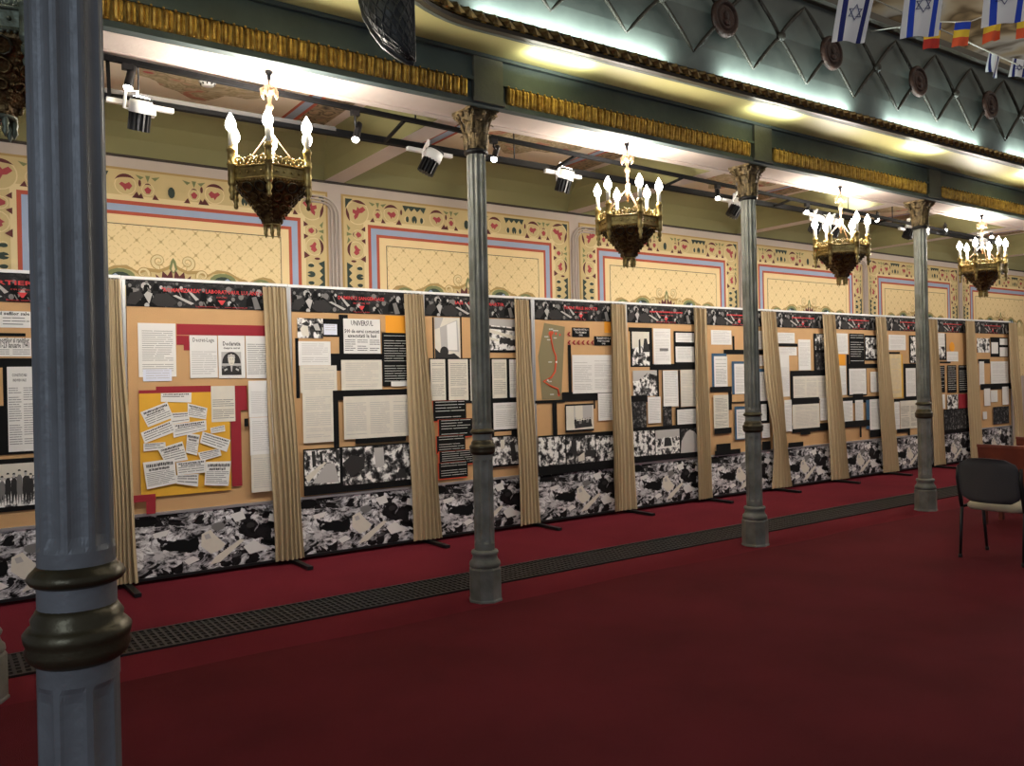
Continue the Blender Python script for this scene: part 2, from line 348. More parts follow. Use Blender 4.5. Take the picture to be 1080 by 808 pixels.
def ell(cx, cz, rx, rz, n=14, a0=0, a1=2 * pi, rot=0):
    p = []
    for i in range(n):
        t = a0 + (a1 - a0) * i / (n if a1 - a0 > 6.2 else n - 1)
        x, z = rx * cos(t), rz * sin(t); p.append((cx + x * cos(rot) - z * sin(rot), cz + x * sin(rot) + z * cos(rot)))
    return p
def cresc(cx, cz, r, w, a0, a1, n=9):
    o = [(cx + r * cos(a0 + (a1 - a0) * i / n), cz + r * sin(a0 + (a1 - a0) * i / n)) for i in range(n + 1)]
    q = [(cx + (r - w * sin(pi * i / n)) * cos(a0 + (a1 - a0) * i / n), cz + (r - w * sin(pi * i / n)) * sin(a0 + (a1 - a0) * i / n)) for i in range(n, -1, -1)]
    return o + q
def mural(cx):
    """painted wall field of one bay, centred on cx; local frame on the wall"""
    g = MB(); y = YW - .004
    X0, X1, ZT, ZB = cx - 1.444, cx + 1.444, 3.491, 1.5
    g.rect(X0 - .02, ZB, X1 + .02, ZT + .02, y, 'tan_edge', .004)
    g.rect(X0, ZB, X1, ZT, y - .001, 'tan')
    def fr(d, m, k): g.rect(X0 + d, ZB, X1 - d, ZT - d, y - .001 - .0012 * k, m)
    fr(.215, 'tan_light', 1); fr(.262, 'brick', 2); fr(.295, 'bluegrey', 3); fr(.355, 'brick', 4); fr(.385, 'cream', 5)
    fr(.462, 'dark_line', 6); fr(.469, 'diaper', 7)
    # scroll border: u runs along the band, v from its outer edge inwards (band .25 wide)
    yy = y - .0042
    def motif(T):
        def P(pts, m, k=0): g.flat([T(*p) for p in pts], yy - .0006 * k, m)
        def heart(u):
            P(ell(u, .128, .088, .088), 'tan_light'); P(ell(u, .128, .080, .080), 'tan', 1)
            P(cresc(u + .0, .12, .088, .03, R(200), R(330)), 'maroon', 2)
            P([(u - .05, .125), (u - .03, .105), (u + .0, .118), (u + .03, .10), (u + .055, .13), (u + .03, .165), (u + .01, .158), (u + .0, .18), (u - .02, .15)], 'rose', 2)
            P([(u + .05, .232), (u + .12, .232), (u + .09, .175)], 'maroon', 2)
            P(ell(u + .115, .10, .012, .03, 8), 'maroon', 2)
        def small(u):
            P(ell(u, .15, .052, .056), 'tan_light'); P(ell(u, .15, .046, .05), 'tan', 1)
            P([(u - .03, .15), (u, .125), (u + .03, .15), (u + .012, .185), (u - .012, .185)], 'rose', 2)
            P(cresc(u, .125, .03, .012, R(200), R(340), 6), 'maroon', 2)
            for s in (-1, 1):
                P([(u + s * .035, .232), (u + s * .09, .232), (u + s * .055, .185)], 'maroon', 2)
                P([(u + s * .03, .045), (u + s * .10, .03), (u + s * .06, .07)], 'green_md', 2)
            P([(u - .02, .03), (u + .02, .03), (u, .09)], 'green_md', 2)
        def ovals(u):
            P([(u - .14, .025), (u + .14, .025), (u + .11, .09), (u + .07, .045), (u + .035, .08), (u, .045), (u - .035, .08), (u - .07, .045), (u - .11, .09)], 'green_dk', 2)
            P(ell(u - .085, .165, .018, .034, 9), 'green_dk', 2); P(ell(u, .165, .03, .042, 10), 'green_dk', 2); P(ell(u + .085, .165, .018, .034, 9), 'green_dk', 2)
            P([(u - .012, .21), (u, .17), (u + .012, .21)], 'tan', 3)
            P(cresc(u - .085, .165, .034, .01, R(60), R(300), 6), 'tan_light', 2); P(cresc(u + .085, .165, .034, .01, R(-120), R(120), 6), 'tan_light', 2)
        def flip(u, f):
            def T2(a, b_): return T(2 * u - a, b_)
            return T2
        return heart, small, ovals
    W = X1 - X0
    h, s, o = motif(lambda u, v: (X0 + u, ZT - v)); h2, s2, o2 = motif(lambda u, v: (X1 - u, ZT - v))
    for H, Sm, O in ((h, s, o), (h2, s2, o2)):
        Sm(.375); H(.53); O(.80); H(1.07); Sm(1.25)
    g.flat(ell(cx, ZT - .155, .03, .05, 9), yy - .002, 'green_dk')
    for sx, XX in ((1, X0), (-1, X1)):
        hv, sv, ov = motif(lambda u, v, sx=sx, XX=XX: (XX + sx * v, ZT - u))
        sv(.375); hv(.53); ov(.80); hv(1.07)
        # corner roundel
        c = (XX + sx * .15, ZT - .15)
        g.flat(ell(c[0], c[1], .125, .125, 20), yy, 'tan_light'); g.flat(ell(c[0], c[1], .115, .115, 20), yy - .0006, 'tan')
        K = lambda pts, m: g.flat([(XX + sx * a, ZT - b_) for a, b_ in pts], yy - .0013, m)
        K([(.02, .02), (.10, .02), (.055, .06), (.02, .12)], 'green_dk')
        K(cresc(.15, .15, .125, .03, R(240), R(320), 8), 'maroon'); K(cresc(.15, .15, .125, .03, R(130), R(200), 8), 'maroon')
        K([(.10, .12), (.14, .13), (.15, .09), (.17, .11), (.21, .085), (.24, .115), (.20, .15), (.17, .155), (.15, .20), (.12, .225), (.11, .19), (.125, .17), (.095, .155)], 'rose')
    # crest of scrolls in the lower middle of the field
    q = y - .0125; cz = 2.60
    def C(pts, m, k=0): g.flat([(cx + a, cz + b_) for a, b_ in pts], q - .0006 * k, m)
    kk = [0]
    def C(pts, m, k=0): kk[0] += 1; g.flat([(cx + a, cz + b_) for a, b_ in pts], q - .0001 * kk[0], m)
    def spiral(s_, u, v, r, w, t0, t1, m, n=18, sh=.75):
        o, i_ = [], []
        for j in range(n + 1):
            f = j / n; t = t0 + (t1 - t0) * f; rr = r * (1 - sh * f); ww = w * (1 - .75 * f)
            o.append((s_ * (u + rr * cos(t)), v + rr * sin(t))); i_.append((s_ * (u + (rr - ww) * cos(t)), v + (rr - ww) * sin(t)))
        C(o + i_[::-1], m)
    for s_ in (-1, 1):
        F_ = lambda pts: [(s_ * a, b_) for a, b_ in pts]
        C(F_([(0, -.3), (1.0, -.3), (.96, -.05), (.88, .02), (.80, .035), (.70, .0), (.64, -.04), (.58, .01), (.48, .065), (.38, .075), (.30, .03), (.22, .06), (.12, .05), (.05, .08), (0, .12)]), 'tan_edge')
        C(F_([(0, -.3), (.97, -.3), (.93, -.06), (.80, .012), (.66, -.06), (.57, -.01), (.44, .05), (.34, .035), (.29, .0), (.22, .03), (.12, .02), (.05, .05), (0, .09)]), 'tan')
        C(F_(ell(.43, -.03, .12, .075, 14)), 'green_md'); C(F_(ell(.43, -.045, .085, .06, 14)), 'green_dk'); C(F_(ell(.47, -.05, .03, .05, 8)), 'bluegrey')
        C(F_(ell(.78, -.06, .10, .07, 14)), 'green_md'); C(F_(ell(.78, -.075, .075, .06, 12)), 'tan_light')
        spiral(s_, .12, .125, .085, .05, R(-100), R(330), 'tan_edge'); spiral(s_, .12, .125, .075, .032, R(-95), R(330), 'tan_light')
        spiral(s_, .25, .01, .07, .035, R(200), R(-160), 'tan_edge'); spiral(s_, .25, .01, .06, .022, R(200), R(-160), 'tan_light')
        spiral(s_, .62, -.06, .075, .035, R(160), R(-160), 'tan_edge')
        C(F_([(.0, -.05), (.015, .06), (.05, -.0), (.09, .04), (.10, -.03), (.15, .01), (.13, -.08), (.03, -.1)]), 'maroon'); C(F_([(.02, -.05), (.05, -.02), (.08, -.06)]), 'tan_light')
    C([(-.035, .06), (-.02, .13), (0, .16), (.02, .13), (.035, .06), (0, .02)], 'green_md'); C([(-.015, .06), (0, .12), (.015, .06), (0, .03)], 'tan_light')
    o = g.build('painted_panel', wall_o, (cx, 0, 2.6)); o.location = (cx, 0, 2.6); return o
mp = mural(COLX[1] + D / 2 + .0)
for k in (-2, -1, 1, 2, 3, 4):
    c = mp.copy(); COL.objects.link(c); c.location.x += k * D
for k, xx in enumerate(COLX[0:]):            # conduits up the wall between the murals
    xx = xx if k else .26
    r = empty('conduit_bundle', (xx, YW - .03, 0), None, None)
    dirn = -1 if k in (0, 1, 4) else 1
    for j in range(3):
        b = MB(); rr = .10 + .045 * j; x0 = xx - dirn * (.0 - .0) + (j - 1) * .04 * -dirn
        zt = 3.40 + j * .03 * 1
        pts = [(x0, YW - .02, .01), (x0, YW - .02, zt - rr)] + [(x0 + dirn * rr * (1 - cos(t)), YW - .02, zt - rr + rr * sin(t)) for t in [pi / 12 * i for i in range(1, 7)]] + [(x0 + dirn * (rr + .18), YW - .02, zt)]
        b.tube(pts, .0105, 'wallpink', 8); b.build('conduit', r, (xx, YW - .03, 0))
    names = ['beside the near column', 'above the headline panel', 'above the map panel', 'behind the second column', 'left of the third column', 'above the yellow disc panel', 'beyond the last panel']
    tag(r, 'grey wall conduits curved at the top, ' + names[k], 'conduit', 'conduits on the painted wall')

# side-aisle ceiling: ribs, olive coves, painted flats
ZR, ZC_ = 3.622, 3.95
b = MB()
for i in range(-1, 7):
    X0 = (.26 + i * D if i < 1 else COLX[i]) if i >= 0 else .26 - D
    X1 = X0 + D
    a0, a1, y0, y1 = X0 + .10, X1 - .10, 5.36, YW
    # cove rings: (inset, z)
    prof = [(0, ZR), (.03, ZR + .12), (.07, ZR + .22), (.13, ZR + .30), (.17, ZC_)]
    rings = [[(a0 + d, y0 + d, z), (a1 - d, y0 + d, z), (a1 - d, y1 - d * 2.9, z), (a0 + d, y1 - d * 2.9, z)] for d, z in prof]
    for r0, r1 in zip(rings, rings[1:]):
        b.add(r0 + r1, [(j, j + 4, (j + 1) % 4 + 4, (j + 1) % 4) for j in range(4)], 'olive')
    a, e, yf, yb = a0 + .17, a1 - .17, y0 + .17, y1 - .493
    b.add([(a, yf, ZC_), (e, yf, ZC_), (e, yb, ZC_), (a, yb, ZC_)], [(0, 3, 2, 1)], 'soffit_pink')
    def fl(x0, x1, ya, yb_, m, k):
        z = ZC_ - .0015 * k; b.add([(x0, ya, z), (x1, ya, z), (x1, yb_, z), (x0, yb_, z)], [(0, 3, 2, 1)], m)
    fl(a + .10, e - .10, yf + .08, yb - .02, 'floral_paint', 1)
    fl(a + .36, e - .36, yf + .08, yb - .02, 'brick', 2); fl(a + .395, e - .395, yf + .08, yb - .02, 'bluegrey', 3)
    fl(a + .475, e - .475, yf + .08, yb - .02, 'brick', 4); fl(a + .505, e - .505, yf + .08, yb - .02, 'ceil_cream', 5)
    # ribs
    b.box((X0 - .10, 5.30, ZR), (X0 + .10, YW, ZC_ + .1), 'soffit_pink')
b.box((-4, 5.30, ZC_ + .02), (24, YW, ZC_ + .16), 'olive')
ceil = tag(b.build('ceiling'), kind='structure')
for i in range(0, 6):                        # scroll painting in the middle of every bay
    X0 = .26 + i * D + (.0 if i else 0); cx = X0 + D / 2
    g = MB(); pts = []
    for j in range(40):
        t = 2 * pi * j / 40; rr = 1 + .13 * sin(5 * t) + .08 * sin(9 * t + 1)
        pts.append((cx + .52 * rr * cos(t), 6.35 + .50 * rr * sin(t), ZC_ - .0095))
    g.add(pts, [tuple(range(39, -1, -1))], 'scroll_paint')
    for s in (-1, 1):
        for q in range(3):
            c0 = (cx + s * (.12 + .16 * q), 6.3 + .2 * (q - 1))
            g.add([(c0[0] + .08 * cos(t), c0[1] + .05 * sin(t), ZC_ - .0105) for t in [2 * pi * k / 10 for k in range(10)]], [tuple(range(9, -1, -1))], 'floral_a')
            g.add([(c0[0] + .04 * cos(t) + .02, c0[1] + .02 * sin(t), ZC_ - .0115) for t in [2 * pi * k / 8 for k in range(8)]], [tuple(range(7, -1, -1))], 'rose')
    o = g.build('scroll_painting', ceil)
# longitudinal beam on the columns
b = MB(); YB0 = 4.93
b.box((-4, YB0 + .03, 3.60), (24, 5.36, 4.2), 'beam_green')
b.box((-4, YB0, 3.585), (24, YB0 + .07, 3.622), 'beam_green')
b.box((-4, YB0 - .005, 3.752), (24, YB0 + .05, 3.775), 'beam_green')
b.box((-4, YB0 + .015, 3.77), (24, YB0 + .05, 3.925), 'beam_green')
b.box((-4, YB0 - .02, 3.925), (24, YB0 + .05, 3.95), 'beam_green')
b.box((-4, YB0 + .07, 3.596), (24, 5.365, 3.604), 'soffit_pink')
b.box((-4, 5.30, 3.585), (24, 5.37, 3.625), 'soffit_pink')
beam = tag(b.build('trim_1'), kind='structure')
# gilded friezes: one strip per bay
def frieze(x0, x1):
    g = MB(); n = max(1, round((x1 - x0) / .066)); w = (x1 - x0) / n
    g.box((x0, YB0 + .01, 3.622), (x1, YB0 + .035, 3.754), 'leaf_gold')
    for i in range(n):
        a = x0 + i * w + .004; e = a + w - .008; y = YB0 + .012; m = (a + e) / 2
        sec = [(a, y), (a + .008, y - .022), (m - .008, y - .026), (m, y - .014), (m + .008, y - .026), (e - .008, y - .022), (e, y)]
        zs = [3.628, 3.64, 3.73, 3.748]
        vs = []
        for k, z in enumerate(zs):
            f_ = (.5, .85, 1.15, .7)[k]; hw = (.8, .95, 1, .9)[k]
            vs += [(m + (px - m) * hw, y + (py - y) * f_, z) for px, py in sec]
        g.add(vs, [(k * 7 + j, k * 7 + j + 1, k * 7 + 8 + j, k * 7 + 7 + j) for k in range(3) for j in range(6)] + [tuple(range(6, -1, -1)), tuple(range(21, 28))], 'gold', False)
        g.ball((a, y - .02, 3.752), .008, 'gold', 6); 
        g.ball((m, y - .018, 3.628), .007, 'gold', 6)
    return g
fr_l = ['gilded fluted frieze on the beam left of the first column, nearest and brightest', 'gilded fluted frieze between the first and second columns', 'gilded fluted frieze between the second and third columns', 'gilded fluted frieze right of the third column, at the far right edge']
for i in range(4):
    x0 = (COLX[i] if i else .3) + .17; x1 = COLX[i + 1] - .17
    g = frieze(x0, x1) if True else None
    tag(g.build('gilded_frieze', None, (x0, YB0, 3.62)), fr_l[i], 'frieze', 'gilded friezes on the beam')
# gallery soffit, upper wall and nave ceiling
SL = -.0275
def yg(x): return 4.59 + SL * (x - 3.7) if x > 3.0 else 4.59 + SL * (3.0 - 3.7) - ((3.0 - x) ** 2) * .55
b = MB()
xs = [-.9 + .1 * i for i in range(40)] + [3.1 + .5 * i for i in range(42)]
vs = [];
for x in xs: vs += [(x, yg(x) + .03, 3.952), (x, 5.0, 3.952), (x, yg(x) + .03, 4.02), (x, 5.0, 4.02)]
b.add(vs, [(4 * i, 4 * i + 1, 4 * i + 5, 4 * i + 4) for i in range(len(xs) - 1)] + [(4 * i + 2, 4 * i + 6, 4 * i + 7, 4 * i + 3) for i in range(len(xs) - 1)], 'olive_light')
b.box((-4, 2.2, 3.953), (-.88, 5.0, 4.02), 'olive_light')
tag(b.build('ceiling'), kind='structure')
b = MB(); b.box((-4, -3, 7.5), (24, YW + .2, 7.6), 'nave_paint')
tag(b.build('ceiling'), kind='structure')
b = MB(); b.box((-4, YW - .05, 4.15), (24, YW, 7.38), 'olive'); b.box((-4, YW - .10, 7.38), (24, YW, 7.42), 'soffit_pink'); b.box((-4, YW - .14, 7.44), (24, YW, 7.5), 'dark_line')
tag(b.build('trim_2'), kind='structure')
# ------------------------------------------------------------------ gallery parapet
gal = empty('gallery_parapet', (3.7, 4.59, 3.95), 'grey green gallery parapet with strapwork lattice above the arcade', 'parapet')
GO = (3.7, 4.59, 3.95)
gx = [.3 + .1 * i for i in range(30)] + [3.3 + .25 * i for i in range(76)]
def strip(g, prof, m, xs=gx, smooth=False):   # profile [(dy, z)] swept along the gallery front
    k = len(prof); vs = [(x, yg(x) + dy, z) for x in xs for dy, z in prof]
    g.add(vs, [(i * k + j, (i + 1) * k + j, (i + 1) * k + j + 1, i * k + j + 1) for i in range(len(xs) - 1) for j in range(k - 1)], m, smooth)
g = MB(); strip(g, [(.16, 3.953), (.0, 3.953), (.0, 3.975), (.05, 3.975), (.05, 4.10), (.035, 4.3), (.05, 4.6), (.03, 4.98), (.16, 4.98), (.16, 3.953)], 'parapet')
g.build('front_panel', gal, GO)
g = MB(); strip(g, [(.03, 3.955), (-.045, 3.955), (-.055, 3.975), (-.035, 3.985), (.0, 3.99)], 'rail_dark'); strip(g, [(.05, 4.045), (-.03, 4.05), (-.035, 4.062), (.05, 4.07)], 'rail_dark'); strip(g, [(.06, 3.98), (-.02, 3.98), (-.02, 4.055), (.06, 4.055)], 'rail_dark')
g.build('moulding', gal, GO)
g = MB(); strip(g, [(.0, 4.0), (-.032, 4.0), (-.032, 4.04), (.0, 4.04)], 'leaf_gold'); x = 1.2; k = 0                       # twisted leaf border on the moulding
while x < 14.5:
    y = yg(x); y2 = yg(x + .10); w = .105
    vs = [(x, y - .03, 4.05), (x + w * .55, y - .055, 4.058), (x + w, y - .03, 4.045), (x + w * 1.15, y - .055, 4.0), (x + w * .75, y - .065, 3.985), (x + w * .45, y - .04, 4.0), (x + w * .12, y - .05, 4.022), (x + w * .5, y - .075, 4.03)]
    g.add(vs, [(7, 0, 1), (7, 1, 2), (7, 2, 3), (7, 3, 4), (7, 4, 5), (7, 5, 6), (7, 6, 0)], 'leaf_gold')
    g.add([(x + w * .5, y - .045, 3.985), (x + w * .95, y - .045, 3.985), (x + w * .75, y - .062, 4.012)], [(0, 1, 2)], 'gold')
    x += w; k += 1
tag(g.build('leaf_border', gal, GO), 'gilded twisted leaf border')
g = MB(); strip(g, [(.16, 4.98), (-.02, 4.98), (-.05, 5.0), (-.05, 5.06), (-.02, 5.085), (.18, 5.085), (.18, 4.98)], 'rail_dark')
tag(g.build('handrail', gal, GO), 'dark handrail')
KX = [5.43 + .7122 * k for k in range(-5, 13)]
for k, cx in enumerate(KX):
    y = lambda x: yg(x) - .002
    g = MB(); h = .356
    for s in (-1, 1):
        for vz, sg in ((4.215, -1), (4.905, 1)):
            pts = []
            for i in range(9):
                t = i / 8; xx = cx + s * h * t; zz = 4.56 + (vz - 4.56) * (t ** .82 if sg > 0 else t ** 1.12)
                pts.append((xx, y(xx), zz))
            g.tube(pts, [.017] * 7 + [.013, .007], 'strap', 6)
    st = g.build('strapwork', gal, GO)
    if k % 2 == 1:                            # medallion at every other crossing
        g = MB(); c = (cx, y(cx) + .0, 4.56)
        g.lathe([(.155, 0), (.155, .025), (.142, .04), (.12, .04), (.114, .024), (.10, .024), (.093, .038), (.08, .034), (.0, .03)], c, 'medallion', 28, axis=(0, -1, 0), cap=False)
        g.ball((cx, c[1] - .03, 4.575), .035, 'medallion', 10, (1, .5, 1.2)); g.ball((cx, c[1] - .028, 4.52), .05, 'medallion', 10, (1, .4, .6))
        tag(g.build('medallion', gal, GO), 'round brown relief medallion')
    else:
        g = MB(); g.ball((cx, y(cx) - .015, 4.56), .042, 'strap', 10); g.lathe([(.035, 0), (.03, .012), (.0, .012)], (cx, y(cx), 4.56), 'strap', 12, axis=(0, -1, 0), cap=False)
        g.build('boss', gal, GO)
# carved pendant under the gallery curve
pc = Vector((2.03, 3.94, 0)); pr = empty('carved_pendant', (pc.x, pc.y, 3.95), 'dark carved pendant with netted relief hanging from the gallery soffit', 'pendant')
PO = (pc.x, pc.y, 3.95)
ux = Vector((RT.x, RT.y, 0)).normalized(); uf = Vector((FW.x, FW.y, 0)).normalized()
g = MB(); rings = []
prof = [(3.95, -.165), (3.80, -.155), (3.63, -.132), (3.55, -.112), (3.47, -.07), (3.40, -.02), (3.345, .05), (3.31, .105)]
for z, xl in prof:
    xr = .135; w = xr - xl; cxm = (xr + xl) / 2; ring = []
    for j in range(15):
        t = pi * j / 14; ring.append(pc + ux * (cxm - cos(t) * w / 2) - uf * (sin(t) ** .7 * (.05 + .35 * w)) + Vector((0, 0, z)))
    for j in range(1, 14):
        t = pi * j / 14; ring.append(pc + ux * (cxm + cos(t) * w / 2) + uf * (sin(t) * (.05 + .15 * w)) + Vector((0, 0, z)))
    rings.append(ring)
nr = len(rings[0]); vs = [p for r_ in rings for p in r_]
g.add(vs, [(i * nr + j, i * nr + (j + 1) % nr, (i + 1) * nr + (j + 1) % nr, (i + 1) * nr + j) for i in range(len(rings) - 1) for j in range(nr)] + [tuple((len(rings) - 1) * nr + j for j in range(nr))], 'carved_dark', True)
g.build('body', pr, PO)
g = MB()
def surf(i, j): return rings[i][max(0, min(14, j))] - uf * .004
for a in range(2, 15, 2):                     # netted relief
    for s in (-1, 1):
        pts = [surf(i, a + s * (1 if i % 2 else -1)) for i in range(len(rings))]
        g.tube(pts, .0055, 'carved_dark', 5)
g.build('netting', pr, PO)
g = MB(); g.tube([r_[0] for r_ in rings] + [rings[-1][0] + ux * .03 - Vector((0, 0, .015))], [.022] * 7 + [.02, .008], 'carved_dark', 8)
g.tube([r_[14] for r_ in rings], .012, 'carved_dark', 6); g.build('rim', pr, PO)

# ------------------------------------------------------------------ columns
def flute(g, z0, z1, Rr, m, nf=12, d=.010, e=.03, per=8, ph=0.):
    n = nf * per; zs = [z0, z0 + e * .35, z0 + e, z1 - e, z1 - e * .35, z1]; ds = [0, .55, 1, 1, .55, 0]
    vs = []
    for z, q in zip(zs, ds):
        for j in range(n):
            t = (j % per) / per; ch = max(0, sin(pi * (t - .12) / .76)) ** .6 if .12 < t < .88 else 0
            r_ = Rr - d * ch * q; a = 2 * pi * j / n + ph; vs.append((r_ * cos(a), r_ * sin(a), z))
    g.add(vs, [(i * n + j, i * n + (j + 1) % n, (i + 1) * n + (j + 1) % n, (i + 1) * n + j) for i in range(5) for j in range(n)], m, False)
def leafstrip(g, a, r0, z0, h, w, curl, m):
    vs = []; N_ = 7
    for i in range(N_ + 1):
        t = i / N_; z = z0 + h * (t if t < .8 else .8 + (t - .8) * -.4); rr = r0 + .012 + (curl * (t ** 3)); ww = w * (.55 + .9 * t - 1.15 * t * t) * (1 + .18 * (i % 2))
        for s in (-1, -.5, 0, .5, 1):
            rad = rr + (.008 if s == 0 else (-.004 if abs(s) == .5 else .0))
            vs.append((rad * cos(a) - s * ww * sin(a), rad * sin(a) + s * ww * cos(a), z))
    g.add(vs, [(i * 5 + j, i * 5 + j + 1, i * 5 + 6 + j, i * 5 + 5 + j) for i in range(N_) for j in range(4)], m, True)
def column(loc, label, k=1., group=None, full=True, iron='iron_old', ph=0.):
    x, y = loc; r = empty('cast_iron_column', (x, y, 0), label, 'column', group)
    g = MB(); g.lathe([(.128 * k, 0), (.128 * k, .012), (.122 * k, .02), (.122 * k, .235), (.112 * k, .25)], (0, 0, 0), iron, 8, smooth=False, ph=pi / 8 + .3)
    g.build('pedestal', r)
    g = MB(); g.lathe([(.108 * k, .248), (.116 * k, .262), (.112 * k, .285), (.098 * k, .30), (.088 * k, .33), (.098 * k, .342), (.102 * k, .355), (.096 * k, .368), (.086 * k, .372)], (0, 0, 0), iron, 32); g.build('base_moulding', r)
    g = MB(); g.lathe([(.0725 * k, .36), (.0745 * k, .38), (.0745 * k, .42)], (0, 0, 0), iron, 32, cap=False)
    flute(g, .42, 1.035, .0745 * k, iron, 8, .009 * k, .03, 10, ph); g.lathe([(.0745 * k, 1.035), (.0745 * k, 1.08)], (0, 0, 0), iron, 32, cap=False); g.build('lower_shaft', r)
    g = MB(); g.lathe([(.074 * k, 1.07), (.082 * k, 1.075), (.09 * k, 1.083), (.096 * k, 1.098), (.092 * k, 1.108), (.096 * k, 1.118), (.098 * k, 1.132), (.09 * k, 1.142), (.082 * k, 1.148), (.084 * k, 1.16), (.076 * k, 1.172), (.072 * k, 1.18)], (0, 0, 0), 'bronze_ring', 36)
    tag(g.build('collar', r), 'dark bronze double ring')
    g = MB(); g.lathe([(.072 * k, 1.17), (.072 * k, 1.235)], (0, 0, 0), iron, 32, cap=False); g.build('neck', r)
    g = MB(); g.lathe([(.073 * k, 1.222), (.084 * k, 1.228), (.09 * k, 1.238), (.084 * k, 1.248), (.076 * k, 1.256), (.071 * k, 1.262)], (0, 0, 0), 'bronze_ring', 36)
    tag(g.build('collar', r), 'single bronze ring')
    g = MB(); top = 3.285 if full else 4.0
    g.lathe([(.0705 * k, 1.255), (.0705 * k, 1.29)], (0, 0, 0), iron, 32, cap=False); flute(g, 1.29, top - .01, .0705 * k, iron, 12 if full else 9, .009 * k, .03, 8, ph); g.build('shaft', r)
    if full:
        g = MB(); g.lathe([(.07, 3.27), (.085, 3.278), (.092, 3.29), (.085, 3.302), (.074, 3.31)], (0, 0, 0), 'black_metal', 32); g.build('astragal', r)
        g = MB(); g.lathe([(.072, 3.30), (.074, 3.40), (.085, 3.50), (.11, 3.555), (.118, 3.57)], (0, 0, 0), 'capital', 32)
        for i in range(8): leafstrip(g, i * pi / 4, .07, 3.305, .15, .032, .03, 'capital')
        for i in range(8): leafstrip(g, i * pi / 4 + pi / 8, .072, 3.33, .22, .034, .05, 'capital')
        for i in range(4):
            a = i * pi / 2 + pi / 4; d_ = Vector((cos(a), sin(a), 0)); t_ = Vector((-sin(a), cos(a), 0))
            for s in (-1, 1):
                pts = [d_ * (.135 + .024 * (1 - q / 14) * cos(q * .62)) + t_ * s * .016 + Vector((0, 0, 3.548 + .026 * (1 - q / 14) * sin(q * .62))) for q in range(14)]
                g.tube(pts, .009, 'capital', 6)
            pts = [d_ * .09 + Vector((0, 0, 3.45)), d_ * .105 + Vector((0, 0, 3.51)), d_ * .135 + Vector((0, 0, 3.56))]; g.tube(pts, .014, 'capital', 6)
            a2 = i * pi / 2; g.ball((cos(a2) * .115, sin(a2) * .115, 3.56), .022, 'capital', 8); g.ball((cos(a2) * .10, sin(a2) * .10, 3.51), .016, 'capital', 8)
        tag(g.build('capital', r), 'gilded leafy capital')
        g = MB(); a = .145
        pl = []
        for i in range(4):
            a0 = i * pi / 2 + pi / 4; a1 = a0 + pi / 2
            p0 = Vector((cos(a0), sin(a0))) * a * 1.22; p1 = Vector((cos(a1), sin(a1))) * a * 1.22
            for q in range(6):
                t = q / 6; p = p0.lerp(p1, t); p = p * (1 - .12 * sin(pi * t)); pl.append(p)
        n_ = len(pl); vs = [(p.x, p.y, z) for z in (3.572, 3.598) for p in pl]
        g.add(vs, [tuple(range(n_ - 1, -1, -1)), tuple(range(n_, 2 * n_))] + [(j, (j + 1) % n_, (j + 1) % n_ + n_, j + n_) for j in range(n_)], 'capital'); g.build('abacus', r)
        g = MB(); g.box((-.125, -.19, 3.60), (.125, -.10, 3.955), 'impost'); g.box((-.14, -.20, 3.60), (.14, -.10, 3.625), 'impost'); g.build('impost_block', r)
    return r
CG = 'cast iron columns of the arcade'
column((.20, YC), 'cast iron column at the left edge, only its pedestal showing', 1., CG)
column((COLX[1], YC), 'grey fluted column between the dark panels and the left chandeliers, nearest full column', 1., CG)
column((COLX[2], YC), 'grey fluted column in the middle distance with a white spotlight at its capital', 1., CG)
column((COLX[3], YC), 'farthest grey fluted column, near the dark chair', 1., CG)
column((.236, 1.84), 'large blue grey column close to the camera, running out of frame', .995, None, False, 'iron', .1)

